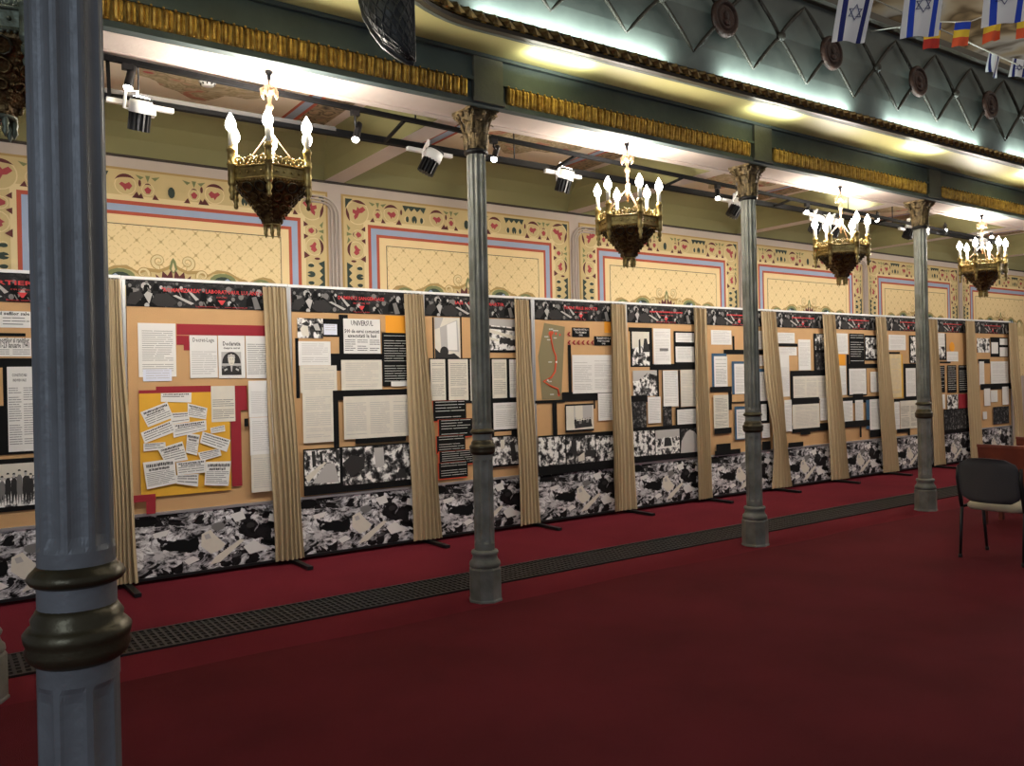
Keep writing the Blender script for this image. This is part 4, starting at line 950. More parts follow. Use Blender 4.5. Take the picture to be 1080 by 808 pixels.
p.add('news', -34, 356, 33, 376, cols=3, title=[('mortilor si ranitilor', .72, .13, .055, 'ink', .5), ('21-23 Ianuarie 1941', .72, .40, .06, 'ink', .5)], top=.6)
p.add('black', -50, 378, 36, 431); p.add('black', -50, 430, 36, 478)
p.add('tan', -30, 388, 3.5, 428)
p.add('news', 7, 387, 40, 475, m='paper', title=[('CONSTATARI', .42, .10, .03, 'ink_mid', .5), ('INDIVIDUALE', .42, .16, .028, 'ink_mid', .45)], cols=2, top=.2)
p.add('black', -40, 487, 38, 537)
PEOPLE = []
_r = random.Random(5)
for i in range(11):
    a, t = .02 + .088 * i, _r.uniform(.16, .30); w_ = _r.uniform(.075, .10)
    PEOPLE += [(('ink', 'ink', 'ink_mid')[i % 3], [(a + .02, .98), (a - .005, .62), (a, t + .16), (a + w_ * .3, t + .10), (a + w_ * .7, t + .10), (a + w_, t + .17), (a + w_ + .004, .6), (a + w_ * .8, .98), (a + w_ * .52, .7)]), (('paper_warm', 'ink_soft')[i % 2], ell(a + w_ / 2, t + .05, .022, .055, 8)), ('ink', [(a + w_ / 2 - .026, t + .02), (a + w_ / 2 - .014, t - .02), (a + w_ / 2 + .014, t - .02), (a + w_ / 2 + .026, t + .02)])]
p.add('photo', -34, 492, 37, 532, m='photo_b', f=[('paper_warm', [(0, 0), (1, 0), (1, .3), (0, .35)])] + PEOPLE)
p = PN[1]
p.add('red', 186, 341.5, 284, 354.5); p.add('red', 186, 354, 199.5, 363.8); p.add('red', 193.5, 360, 204, 369.6)
p.add('paper', 145, 340.6, 186, 397.3, inkm='ink_mid', top=.14); p.add('paper', 150.5, 389.6, 181, 401.8, m='paper_blue')
p.add('news', 199.5, 353.7, 229.5, 398.4, title=[('Decret-Lege', .5, .11, .05, 'ink_mid', .78)], cols=1, top=.34, inkm='ink_soft')
p.add('news', 229.5, 354, 258.5, 398.7, title=[('Declaratia', .5, .19, .05, 'ink', .66), ('despre evrei', .5, .29, .024, 'ink_mid', .62)], cols=1, top=.97)
p.add('photo', 233, 371.2, 254.3, 395.5, m='photo_dark', f=[('ink_soft', [(0, 0), (1, 0), (1, .6), (0, .6)]), ('ink', [(.0, 1), (.02, .78), (.2, .66), (.38, .6), (.66, .6), (.85, .68), (1, .8), (1, 1)]), ('ink', ell(.5, .5, .47, .5, 16, pi, 2 * pi)), ('paper_warm', ell(.5, .34, .17, .25, 12)), ('ink_soft', [(.3, .28), (.34, .12), (.66, .12), (.70, .28), (.5, .2)]), ('ink_mid', [(.4, .3), (.47, .3), (.47, .33), (.4, .33)]), ('ink_mid', [(.54, .3), (.61, .3), (.61, .33), (.54, .33)]), ('ink_mid', [(.43, .48), (.57, .48), (.57, .50), (.43, .50)]), ('ink_soft', [(.44, .57), (.56, .57), (.52, .85), (.48, .85)]), ('ink_soft', [(.12, .76), (.26, .70), (.3, .76), (.15, .84)]), ('ink_soft', [(.88, .76), (.74, .70), (.7, .76), (.85, .84)])])
p.add('news', 258.5, 354.4, 286, 398.8, title=[], cols=1, top=.14)
p.add('red', 146, 411.8, 222, 417); p.add('red', 164, 407.8, 222, 412.5); p.add('red', 243, 407, 260.2, 432.5); p.add('red', 242.5, 431, 255, 512)
p.add('yellow', 146, 415.3, 243.3, 516.5)
Z3 = lambda *q: [(140 + a / 6.733, 400 + b_ / 6.733) for a, b_ in q]
p.add('news', 221.7, 407.4, 247.6, 444.2, m='paper_warm', title=[], cols=1, top=.34)
for q in [((262, 240), (395, 232), (400, 300), (270, 320)), ((50, 235), (240, 160), (285, 270), (105, 340)), ((385, 170), (525, 205), (515, 285), (385, 265)), ((195, 100), (412, 95), (410, 165), (195, 160)), ((275, 320), (515, 290), (520, 360), (285, 415)),
          ((52, 380), (270, 290), (300, 370), (80, 455)), ((545, 345), (645, 325), (650, 368), (550, 385)), ((490, 370), (688, 430), (660, 515), (470, 450)), ((380, 380), (470, 395), (450, 540), (370, 520)), ((70, 455), (225, 445), (230, 495), (72, 512)),
          ((170, 495), (345, 440), (385, 570), (230, 600)), ((455, 520), (610, 490), (622, 540), (480, 580)), ((300, 680), (460, 670), (455, 760), (305, 740)), ((65, 590), (290, 560), (305, 735), (95, 780)), ((300, 590), (510, 565), (505, 660), (310, 680)), ((510, 585), (688, 580), (670, 755), (500, 750))]:
    p.poly('clip', Z3(*q))
p.add('black', 256, 441.5, 260.6, 449.5)
p.add('paper', 260.3, 401.8, 286, 439.2, top=.25); p.add('paper', 261.7, 440.6, 287.5, 478.6); p.add('paper', 263, 479.6, 288.2, 517, m='paper_warm')
p.add('red', 139, 522.4, 163, 527.5); p.add('red', 152.8, 527, 163, 541)
p = PN[2]
p.add('black', 339, 336, 358.5, 355.5); p.add('black', 357, 331.8, 367.5, 374); p.add('black', 311, 356.7, 316, 420); p.add('black', 347.5, 373, 403, 380.6); p.add('black', 348.5, 379, 361, 391)
p.add('photo', 313, 335.4, 340.5, 357, f=[('paper_warm', [(.1, .55), (.2, .35), (.4, .4), (.45, .9), (.2, .9)]), ('ink', [(.15, .3), (.35, .15), (.5, .3), (.4, .4)]), ('ink_soft', [(.6, .3), (.8, .25), (.9, .6), (.7, .6)]), ('ink', [(.5, .5), (.65, .55), (.6, .95), (.5, .9)])])
p.add('paper', 341, 341.8, 355.2, 353.3, m='paper_blue')
p.add('news', 361.4, 336, 401, 373, title=[('UNIVERSUL', .5, .13, .07, 'ink', .6), ('500 de evrei comunisti', .5, .36, .05, 'ink', .94), ('executati la Iasi', .5, .49, .05, 'ink', .78)], cols=3, top=.58, inkm='ink')
p.add('tan', 401, 335, 406, 350); p.add('orange', 405.7, 332.9, 427.8, 351.4)
p.add('btext', 401.8, 351, 434.2, 406.6, rows=19); p.add('paper', 411.7, 402.5, 433, 407.2, ink=0)
p.add('paper', 313.8, 360, 348.2, 385.4, inkm='ink_soft'); p.add('paper', 315.6, 385.8, 354.7, 413.6, m='paper_warm'); p.add('paper', 358.8, 379.8, 402.2, 411.2, m='paper_warm')
p.add('black', 350, 412, 436, 419.5); p.add('black', 350, 418, 357, 474.5)
p.add('paper', 318, 413.8, 351, 465.6, m='paper_warm'); p.add('black', 373.5, 457.5, 427, 464.6)
p.add('news', 361, 418.4, 435.5, 459, m='paper_warm', title=[], cols=3, top=.1, inkm='ink_soft')
p.add('black', 318.5, 474, 438, 511)
p.add('photo', 319.8, 475.6, 357.5, 509, m='photo_b', f=[('paper_warm', [(.0, .75), (.55, .35), (.62, .38), (.1, .9)]), ('ink_soft', [(.2, .95), (.62, .4), (.85, .42), (.98, .98)]), ('ink', [(.2, .02), (.3, .02), (.32, .45), (.22, .5)]), ('ink', [(.42, .05), (.5, .05), (.52, .4), (.44, .42)]), ('ink', [(.88, .05), (.99, .02), (.99, .4), (.9, .35)])])
p.add('photo', 359.8, 472.6, 437, 504.5, f=[('ink', [(.0, .4), (.12, .2), (.3, .3), (.28, .6), (.1, .8)]), ('ink_soft', [(.42, .05), (.55, .05), (.56, .55), (.44, .6)]), ('ink', [(.72, .95), (.76, .7), (.84, .68), (.88, .95)])])
p = PN[3]
p.add('black', 455.7, 334.4, 458.2, 378.2); p.add('black', 485, 334.4, 487.4, 378.2)
p.add('photo', 457.8, 334.6, 485.4, 377.8, m='paper_warm', f=[('ink_soft', [(.0, .0), (.35, .0), (.2, .25), (.0, .3)]), ('ink_soft', [(.2, .25), (.9, .05), (.95, .85), (.25, .8)]), ('paper', [(.48, .18), (.86, .08), (.88, .8), (.5, .8)]), ('ink', ell(.36, .84, .17, .13, 12)), ('ink', [(.0, .98), (.0, .75), (.15, .85), (.3, .9), (.6, .9), (.75, .88), (.95, .98), (.98, 1), (0, 1)])])
p.add('black', 506, 366, 543.4, 372); p.add('photo', 508, 336, 543, 369.4, m='photo_b', f=[('ink_soft', [(0, 0), (1, 0), (1, .25), (0, .2)]), ('ink', [(0, .22), (1, .3), (1, .38), (0, .3)]), ('paper_warm', [(.1, .3), (1, .55), (1, .66), (.1, .4)]), ('ink', [(.55, .58), (1, .7), (1, .86), (.5, .75)]), ('paper_warm', [(.0, .5), (.5, .68), (.45, .72), (0, .6)])])
p.add('black', 452, 377.8, 546, 423.4)
for a, b_ in ((453.2, 469.8), (472, 493.6), (495, 514)): p.add('paper', a, 379, b_, 422, m='paper_warm', inkm='ink_mid')
p.add('paper', 518, 379, 534.2, 419.6, m='paper_warm', inkm='ink_mid'); p.add('paper', 536.2, 379.2, 546, 419, m='paper')
for q in ((455.8, 423, 491, 442.6), (461.8, 442.9, 497.4, 459.6), (459.7, 460.2, 490, 475.4), (462.3, 476.5, 499.4, 488.2), (461.8, 488.5, 492.4, 502.2)): p.add('btext', *q, edge=1, rows=6)
p.add('black', 516, 424, 547, 461); p.add('paper', 518.8, 425.2, 545, 451.8, m='paper'); p.add('tan', 520, 455.6, 538, 459.4)
p.add('black', 514, 460.2, 546.5, 490.4); p.add('photo', 516, 461.6, 545.4, 488.5, m='photo_b', f=[('paper_warm', [(.35, .1), (.5, .1), (.5, .4), (.35, .45)]), ('ink', [(.7, .2), (.85, .15), (.95, .9), (.75, .9)])])
p = PN[4]
Z4 = lambda *q: [(540 + a / 6.215, 305 + b_ / 6.215) for a, b_ in q]
def mapcard(p):
    p.k += 1; y = p.Y - .002 - .0012 * p.k; g = MB(); A = lambda q: [at(a, b_, p.Y) for a, b_ in Z4(*q)]
    g.card(A([(210, 222), (345, 247), (322, 722), (197, 725), (170, 440)]), y, 'map_olive')
    rt = A([(250, 290), (256, 340), (268, 395), (285, 440), (286, 475), (280, 540), (255, 580), (205, 605), (250, 635), (300, 655), (305, 690)])
    g.tube([(a, y - .002, z) for a, z in rt], .011, 'route', 5)
    for q in ((250, 292, .03), (285, 292, .016), (312, 300, .014), (262, 285, .018), (305, 692, .02)):
        a, z = A([(q[0], q[1])])[0]; g.flat(ell(a, z, q[2], q[2], 9), y - .005, 'route')
    for q in ((285, 478), (228, 597)): a, z = A([q])[0]; g.flat(ell(a, z, .012, .012, 8), y - .0145, 'paper')
    for q in ((255, 262, 40), (285, 272, 50), (225, 312, 36), (282, 320, 30), (240, 332, 32), (250, 478, 34), (248, 605, 34), (262, 690, 36)):
        a, z = A([(q[0], q[1])])[0]; w = q[2] / 6.215 * .0096
        for j in range(3): g.rect(a - w / 2 + w / 3 * j, z - .006, a - w / 2 + w / 3 * j + w / 3 * .8, z + .006, y - .0012, 'ink_white', .0003)
    tag(g.build('route_map', p.r, p.O), 'olive cut-out map with a red route')
mapcard(p)
p.add('orange', 637, 338.2, 646, 351.2); p.add('tan', 638, 365, 645.5, 374)
p.add('label', 602.8, 345.4, 621.4, 355.8, t=('TRANSPORTUL 1', 'TG. FRUMOS', '1941')); p.add('label', 626, 354.6, 646, 364.6, t=('TRANSPORTUL 2', 'PODU ILOAIEI', '1941'))
g = MB(); p.k += 1; y = p.Y - .002 - .0012 * p.k
for q in [(370, 295)] + [(372 + 30.5 * j, 351) for j in range(6)]:
    x, z = at(*Z4(q)[0], p.Y); w = .026
    g.card([(x - w, z), (x + w * .1, z + w), (x + w * .9, z + w), (x + w * .1, z), (x + w * .9, z - w), (x + w * .1, z - w)], y, 'red_card'); g.build('arrow', p.r, p.O); g = MB()

p.add('black', 598.3, 363.8, 602.6, 415); p.add('black', 592, 413.8, 646, 421.5); p.add('black', 563.5, 422.6, 595, 424.4); p.add('black', 581.6, 423, 587.2, 460.5); p.add('black', 625, 415, 627, 431)
p.add('news', 602.4, 374.5, 645.8, 413.8, title=[], cols=2, top=.1, inkm='ink_soft'); p.add('paper', 629.6, 415, 645.6, 443)
p.add('black', 594.8, 426.6, 625.4, 454); p.add('photo', 595.8, 428.4, 625.2, 452, m='paper_warm', f=[('ink_soft', [(.28, 0), (.32, 0), (.32, .6), (.28, .6)]), ('ink_soft', [(.6, 0), (.95, 0), (.95, .6), (.6, .55)])] + [(m_, [(a, .5 + (b_ - .14) * .5) for a, b_ in f]) for m_, f in PEOPLE[9:30]] + [('ink', [(.3, .8), (.9, .7), (.95, .9), (.3, .95)])])
p.add('black', 566, 460, 649, 493.5)
p.add('photo', 566.4, 461.8, 595.3, 489.4, m='photo_b'); p.add('photo', 595.8, 460.8, 626.6, 486.8, m='photo_a', f=[('ink', [(.17, .15), (.33, .12), (.36, .6), (.30, .95), (.24, .65), (.15, .6)]), ('ink', [(.66, .55), (1, .55), (1, .8), (.66, .78)]), ('paper_warm', [(.4, .75), (.62, .6), (.62, .9), (.4, .95)])]); p.add('photo', 627, 460.2, 648.4, 484.4, m='photo_b')
p = PN[5]
p.add('black', 662.6, 345.2, 688.4, 387); p.add('tan', 661, 349.5, 664.8, 389); p.add('photo', 666, 349.8, 685, 385.4, m='photo_b', f=[('paper_warm', [(0, 0), (1, 0), (1, .35), (0, .5)]), ('ink', [(.38, .25), (.48, .2), (.5, .65), (.38, .65)]), ('ink', [(.7, .2), (.85, .2), (1, .6), (.6, .6)])])
p.add('black', 684.8, 384, 733.4, 389.8); p.add('black', 710, 349.2, 733, 386)
p.add('paper', 688.3, 346.4, 707.2, 384.2, stamp=1); p.add('paper', 712, 351, 731.5, 361.2); p.add('paper', 711.8, 365.6, 731.5, 382)
p.add('black', 690, 390, 694.5, 419); p.add('photo', 666.6, 391, 692.4, 417.4, f=[('ink_soft', [(0, 0), (1, 0), (1, .2), (.6, .1), (.2, .4), (0, .4)])]); p.add('black', 664, 417.4, 682.2, 424)
p.add('black', 697, 390.5, 698.6, 430); p.add('black', 714.2, 390.5, 716.6, 430); p.add('paper', 698, 391, 714.4, 428.4, top=.04); p.add('paper', 716.4, 390.2, 733, 428.2, m='paper_warm')
p.add('paper', 681.8, 418.8, 696, 445.8); p.add('photo', 664.6, 424, 680.8, 452, m='photo_dark'); p.add('photo', 697.5, 428.8, 707.6, 452.2, m='photo_dark')
p.add('black', 711, 430, 733.8, 448.2); p.add('paper', 712.6, 432.2, 732.6, 446.6)
p.add('black', 665.5, 451.4, 736, 481.4)
p.add('photo', 666.4, 455, 689.2, 479.6, m='photo_b'); p.add('photo', 689.4, 454, 715.2, 477.4, m='photo_b', f=[('ink_soft', [(0, 0), (1, 0), (1, .3), (0, .35)]), ('ink', [(.38, .35), (.62, .35), (.72, .7), (.3, .7)]), ('paper', [(.33, .3), (.38, .3), (.34, .7), (.28, .7)]), ('paper', [(.62, .3), (.66, .3), (.74, .7), (.68, .7)]), ('paper', [(0, .7), (1, .66), (1, .72), (0, .78)])])
p.add('photo', 715.6, 452.6, 736, 476, m='photo_dark', f=[('ink_soft', [(.0, 1), (.05, .5), (.3, .15), (.5, .05), (.75, .15), (1, .45), (1, 1)])])
p = PN[6]
p.add('paper', 749.6, 348, 771.4, 363.7); p.add('black', 772, 354.4, 774.6, 370); p.add('black', 763, 368.8, 809, 373.8); p.add('paper', 799.6, 349, 807.8, 368.2)
p.add('blue', 750, 372.8, 766.4, 407.8); p.add('paper', 752.4, 375.8, 767, 407.8, inkm='ink_mid'); p.add('blue', 771, 381.2, 786, 416); p.add('paper', 773.6, 383.8, 787, 416)
p.add('black', 748.2, 408.2, 771, 413); p.add('black', 767.2, 411, 771, 432.4); p.add('black', 768, 416, 787, 424.5); p.add('tan', 771, 416.4, 784, 423.4)
p.add('paper', 799.8, 375, 806, 386); p.add('blue', 799.4, 389, 808.6, 424); p.add('paper', 800, 392.4, 808, 423); p.add('black', 799, 423, 810, 446)
p.add('paper', 751, 417, 767.5, 452.4, m='paper_warm', inkm='ink_mid'); p.add('black', 752, 452, 770.2, 456.6); p.add('blue', 773.2, 429, 787, 463); p.add('paper', 775, 432, 787, 462, inkm='ink_mid')
p.add('paper', 801, 426.4, 807, 443.4); p.add('paper', 801.8, 447, 810.4, 461.2); p.add('black', 753.6, 468.6, 769, 476.2); p.add('black', 801.8, 465.8, 811, 474); p.add('black', 752, 475.6, 779, 478)
p = PN[7]
p.add('paper', 818.9, 350.7, 838.1, 362.2); p.add('black', 820, 362.2, 841.2, 365.8); p.add('paper', 820.2, 366, 840, 375); p.add('paper', 821, 374.6, 832.6, 418.2, top=.3); p.add('paper', 841.3, 358, 854.8, 390.4, inkm='ink_soft')
p.add('black', 857.4, 351.8, 875, 397); p.add('photo', 859, 352.6, 873.6, 369.2); p.add('photo', 859.3, 372, 874.4, 390, m='photo_dark')
p.add('black', 832.6, 391.2, 875.6, 421.6); p.add('news', 835.6, 397, 873.6, 420, title=[], cols=3, top=.08, inkm='ink_soft', m='paper_warm'); p.add('black', 834, 420, 863.2, 427.2); p.add('black', 834.2, 448.6, 876, 453.4)
p.add('paper', 834.6, 427, 863.6, 450.4, m='paper_warm'); p.add('paper', 863.6, 420, 874.4, 442.8); p.add('paper', 826, 422, 834.3, 454.8); p.add('black', 843, 452.6, 853.4, 457.8); p.add('black', 830, 467.2, 846, 470.4)
p = PN[8]
p.add('paper', 879.9, 351.5, 894.2, 373.4); p.add('orange', 881.6, 373.6, 891.4, 385.6); p.add('paper', 883.5, 385.8, 892.5, 416.5)
p.add('black', 892.4, 374, 896, 417); p.add('black', 893, 384, 927.4, 388); p.add('btext', 895, 351.8, 911.4, 384.4, rows=12); p.add('black', 911, 353.6, 926.8, 380.2); p.add('photo', 912, 356, 926, 378.2, m='photo_b')
p.add('black', 894, 388.6, 913.8, 417); p.add('paper', 894.6, 389, 913, 415.6); p.add('paper', 917, 392.2, 926.4, 413.4); p.add('black', 887, 419.4, 929, 423.6); p.add('black', 898.5, 415.6, 909.4, 420)
p.add('paper', 887.6, 423.2, 898.5, 444.8); p.add('paper', 900.6, 422.2, 909.4, 444.2); p.add('blue', 912, 422, 916.4, 452.4); p.add('black', 889.7, 444.6, 916.4, 449); p.add('black', 916, 452, 930.6, 460); p.add('paper', 915.6, 421.4, 929.2, 452.4); p.add('black', 905, 448, 907.2, 461)
p = PN[9]
p.add('paper', 937, 353, 955.2, 369.4); p.add('black', 937.2, 371.2, 948.8, 373.5)
p.k += 1; p.add('yellow', 945, 373.6, 952.2, 419.5); p.add('paper', 937.8, 373.8, 950.8, 419, m='cream_doc', inkm='ink_soft')
p.add('black', 958.2, 353.6, 968, 383); p.add('photo', 959.6, 355, 968.4, 382.4, m='photo_b'); p.add('black', 952.3, 383.6, 968.4, 420); p.add('paper', 954.4, 388.4, 965.4, 417.8)
p.add('black', 942, 420.8, 968.6, 423.3); p.add('paper', 942.3, 424, 948.3, 453); p.add('news', 948.2, 423, 969, 451, cols=2, top=.15, title=[], m='paper_warm'); p.add('black', 945, 452.8, 958.8, 455.4); p.add('black', 956.6, 452.8, 958.8, 459)
p = PN[10]
p.add('photo', 988, 358, 997.2, 378.4, m='photo_b'); p.add('paper', 987.4, 351.3, 996.4, 365.6); p.add('black', 996.2, 352, 998, 379); p.add('black', 988.6, 378.2, 998, 379.8); p.add('black', 988.6, 381.4, 1002.2, 383.2)
g = MB(); p.k += 1; a, z = at(1003.6, 366, p.Y); g.card(ell(a, z, .085, .085, 20), p.Y - .002 - .0012 * p.k, 'orange_card'); tag(g.build('backing_card', p.r, p.O), 'round yellow card')
p.add('paper', 998, 370.8, 1010, 381.2)
p.add('btext', 989.2, 385.8, 996.2, 413.8, rows=12); p.add('btext', 998.2, 385.3, 1008.4, 413.8, rows=12); p.add('btext', 1010, 385.3, 1021.6, 414, rows=12)
p.add('paper', 991.7, 416, 996, 431, ink=0); p.add('photo', 998, 416.6, 1009.4, 432, m='photo_b'); p.add('red', 1009.8, 415.6, 1022.5, 431.4); p.add('black', 994, 432, 1024.6, 454.8); p.add('photo', 994.6, 433, 1024.2, 451, m='photo_dark')
p = PN[11]
p.add('photo', 1030, 356.6, 1043.9, 372, m='photo_b'); p.add('black', 1044, 355.6, 1063.4, 376.6); p.add('paper', 1045.2, 361, 1052.5, 373, ink=0); p.add('paper', 1054, 357, 1062.2, 363.9, ink=0); p.add('paper', 1053.9, 366.4, 1062.5, 376, ink=0)
p.add('black', 1031, 378.8, 1043.5, 383.2); p.add('paper', 1032, 381.3, 1037.8, 406); p.add('paper', 1044, 381.3, 1063, 404.4); p.add('black', 1033.4, 405.2, 1067, 409.8)
p.add('paper', 1037, 410, 1043.9, 427.8, ink=0); p.add('paper', 1044, 411.8, 1051.4, 423.8, ink=0); p.add('paper', 1056, 408, 1063.1, 426.6, ink=0); p.add('paper', 1035.6, 434.4, 1040, 442, ink=0); p.add('photo', 1046.3, 429.4, 1063.2, 446, m='photo_dark')
# feet under every joint
for i in range(12):
    s = PN[i]; x = s.x1 - .005
    g = MB(); g.box((x - .028, s.Y - .42, .006), (x + .022, s.Y + .3, .034), 'black_metal'); g.box((x - .018, s.Y - .02, .03), (x + .012, s.Y + .02, .08), 'black_metal'); g.build('foot', s.r, s.O)

# ------------------------------------------------------------------ curtains over the joints
def curtain(i, tx, bx, by, lab, tied=False, pleats=4):
    """tx, bx: photo x-range at top and bottom"""
    Y = (PY[max(0, i)] if i < 12 else 7.28) - .085
    ty = 300
    xa, _ = at(tx[0], 320, Y); xb, _ = at(tx[1], 320, Y); xc, _ = at(bx[0], by, Y); xd, _ = at(bx[1], by, Y)
    r = random.Random(i * 5 + 1); g = MB(); nu, nv = 120, 26; vs = []; ph = r.random() * 6; q2 = r.uniform(.7, 1.4)
    for b2 in (0, 1):
        for v in range(nv + 1):
            t = v / nv; z = 2.495 - (2.495 - .045) * t
            l = xa + (xc - xa) * t; e = xb + (xd - xb) * t; s_ = t ** .8
            if tied and 1: 
                k_ = math.exp(-((t - .72) / .22) ** 2); l += .12 * k_; e -= .02 * k_
            for u in range(nu + 1):
                f = u / nu; a = 2 * pi * (pleats + 2) * (f ** (1 + .25 * sin(ph))) + ph + 1.1 * sin(2.5 * f + t * 1.5 + ph)
                amp = (.022 + .04 * t) * (.8 + .35 * sin(4.3 * f + 2 * ph))
                y = Y + .045 - (.05 + .035 * t) * abs(sin(a / 2)) ** .45 * (.75 + .25 * sin(4.3 * f + 2 * ph)) + .006 * sin(23 * f + 4 * t * q2) * (1 - t) + b2 * .004
                vs.append((l + (e - l) * f + .010 * sin(a + 1) + .006 * sin(9 * t + f * 3), y, z))
    W_ = nu + 1; N1 = W_ * (nv + 1); fs = []
    for v in range(nv):
        for u in range(nu):
            a = v * W_ + u; fs.append((a, a + W_, a + W_ + 1, a + 1)); fs.append((N1 + a, N1 + a + 1, N1 + a + W_ + 1, N1 + a + W_))
    for v in range(nv):
        for a in (v * W_, v * W_ + nu): fs.append((a, N1 + a, N1 + a + W_, a + W_))
    g.add(vs, fs, 'curtain', True)
    o = empty('curtain', ((xa + xb) / 2, Y, 0), lab, 'curtain', 'beige curtains over the panel joints'); O = ((xa + xb) / 2, Y, 0)
    g.build('cloth', o, O)
    g = MB()                                  # header gather and hooks
    for k in range(4):
        x = xa + (xb - xa) * (k + .5) / 4; g.tube([(x, Y, 2.485), (x, Y + .03, 2.505), (x, Y + .06, 2.512)], .003, 'alu', 5)
    g.build('hooks', o, O)
curtain(1, (112, 127), (120, 146), 616, 'beige curtain just right of the large near column')
curtain(2, (279, 302), (290, 322), 592, 'beige curtain between the clippings panel and the headline panel')
curtain(3, (428, 446), (436, 465.5), 569, 'beige curtain left of the first full column')
curtain(4, (542.5, 558), (547, 571), 551, 'beige curtain right of the first full column, left of the map panel')
curtain(5, (645.5, 660), (648.5, 672), 536, 'beige curtain right of the map panel')
curtain(6, (733, 746), (736, 753), 525, 'beige curtain left of the second column', pleats=4)
curtain(7, (804, 818), (813, 834), 514, 'beige curtain just right of the second column', True, 4)
curtain(8, (869, 880.5), (877, 894.5), 505.5, 'beige curtain between the two dark photographs and the tall black text board', pleats=4)
curtain(9, (925, 935), (933, 948), 498.5, 'beige curtain left of the third column', pleats=4)
curtain(10, (980, 988.5), (984.5, 997.5), 492, 'beige curtain right of the third column', pleats=4)
curtain(11, (1020, 1028.5), (1025, 1038), 487, 'beige curtain between the yellow disc panel and the last panel', pleats=3)
curtain(12, (1064.5, 1073), (1068, 1083), 482, 'last beige curtain at the far right, bunched at its middle', True, 3)

# ------------------------------------------------------------------ chair, pews
ch_ = empty('chair', (7.42, 3.33, .008), 'dark framed chair with grey back and pale seat at the right edge', 'chair')
CO = (7.42, 3.33, 0)
sx0, sx1, sy0, sy1 = 7.19, 7.66, 3.07, 3.60
def curved(g, x0, lean, y0, y1, z0, z1, t, bow, m, rnd=.10):
    nu, nv = 16, 10; vs = []
    for b2 in (0, 1):
        for v in range(nv + 1):
            tv = v / nv; z = z0 + (z1 - z0) * tv
            hw = (y1 - y0) / 2; dz = min(tv, 1 - tv) * (z1 - z0)
            sh = 0 if dz > rnd else rnd - math.sqrt(max(0, rnd ** 2 - (rnd - dz) ** 2))
            sh = sh * (1. if tv > .5 else .8)
            for u in range(nu + 1):
                f = 2 * u / nu - 1; y = (y0 + y1) / 2 + f * (hw - sh)
                edge = max(abs(f), abs(2 * tv - 1)) ** 6
                vs.append((x0 + lean * tv - bow * (1 - f * f) + (t * (1 - .6 * edge) * (1 if b2 else 0)), y, z + (.012 * (1 - f * f) if v == nv else 0)))
    W_ = nu + 1; N1 = W_ * (nv + 1); fs = []
    for v in range(nv):
        for u in range(nu):
            a = v * W_ + u; fs.append((a, a + W_, a + W_ + 1, a + 1)); fs.append((N1 + a, N1 + a + 1, N1 + a + W_ + 1, N1 + a + W_))
    for v in range(nv):
        for a in (v * W_, v * W_ + nu): fs.append((a, N1 + a, N1 + a + W_, a + W_))
    for u in range(nu):
        for a in (u, nv * W_ + u): fs.append((a, a + 1, N1 + a + 1, N1 + a))
    g.add(vs, fs, m, True)
g = MB(); curved(g, 7.20, -.06, 3.095, 3.575, .50, .865, .045, .045, 'fabric_dark'); tag(g.build('backrest', ch_, CO), 'dark grey padded back')
g = MB(); nn = 18; vs = []
for z, k_ in ((.425, .93), (.44, 1.), (.462, 1.), (.478, .95), (.484, .6), (.486, 0.02)):
    for j in range(32):
        a = 2 * pi * j / 32; cx_, cy_ = (abs(cos(a)) ** .45) * (1 if cos(a) > 0 else -1), (abs(sin(a)) ** .45) * (1 if sin(a) > 0 else -1)
        vs.append((7.45 + cx_ * .225 * k_, 3.335 + cy_ * .245 * k_, z))
g.add(vs, [(i * 32 + j, i * 32 + (j + 1) % 32, (i + 1) * 32 + (j + 1) % 32, (i + 1) * 32 + j) for i in range(5) for j in range(32)] + [tuple(range(31, -1, -1))], 'fabric_light', True)
tag(g.build('seat', ch_, CO), 'pale grey padded seat')
for y in (3.085, 3.585):
    g = MB(); g.tube([(7.185, y, .80), (7.175, y, .70), (7.22, y, .50), (7.235, y, .44)], [.013, .018, .018, .016], 'black_metal', 8); g.build('back_upright', ch_, CO)
    g = MB(); g.tube([(7.235, y, .45), (7.19, y, .012)], [.015, .012], 'black_metal', 8); g.lathe([(.016, 0), (.016, .03)], (7.19, y, .008), 'black_metal', 10); g.build('leg', ch_, CO)
    g = MB(); g.tube([(7.60, y, .43), (7.665, y, .012)], [.015, .012], 'black_metal', 8); g.lathe([(.016, 0), (.016, .03)], (7.665, y, .008), 'black_metal', 10); g.build('leg', ch_, CO)
    g = MB(); g.tube([(7.23, y, .445), (7.62, y, .43)], .013, 'black_metal', 8); g.build('seat_rail', ch_, CO)
def pew(x, y0, y1, lab, h=.83):
    r = empty('bench', (x, (y0 + y1) / 2, .008), lab, 'bench', 'reddish wooden benches at the right'); O = (x, (y0 + y1) / 2, 0)
    g = MB(); g.obox((x + .03, (y0 + y1) / 2, (h + .42) / 2), (.012, 0, 0), (0, (y1 - y0) / 2, 0), (-.03, 0, (h - .42) / 2), 'wood_red'); g.box((x - .02, y0, h - .02), (x + .025, y1, h + .008), 'wood_red'); g.build('backrest', r, O)
    g = MB(); g.box((x + .05, y0, .42), (x + .45, y1, .45), 'wood_red'); g.build('seat', r, O)
    for y in (y1 - .04, y0 + .04):
        g = MB(); g.box((x + .02, y - .02, .01), (x + .07, y + .02, .43), 'wood_red'); g.build('leg', r, O)
        g = MB(); g.box((x + .38, y - .02, .01), (x + .43, y + .02, .43), 'wood_red'); g.build('leg', r, O)
x_, y_ = atz(1031, 470, .83)
pew(x_, y_ - 1.6, y_, 'reddish wooden bench directly behind the chair')
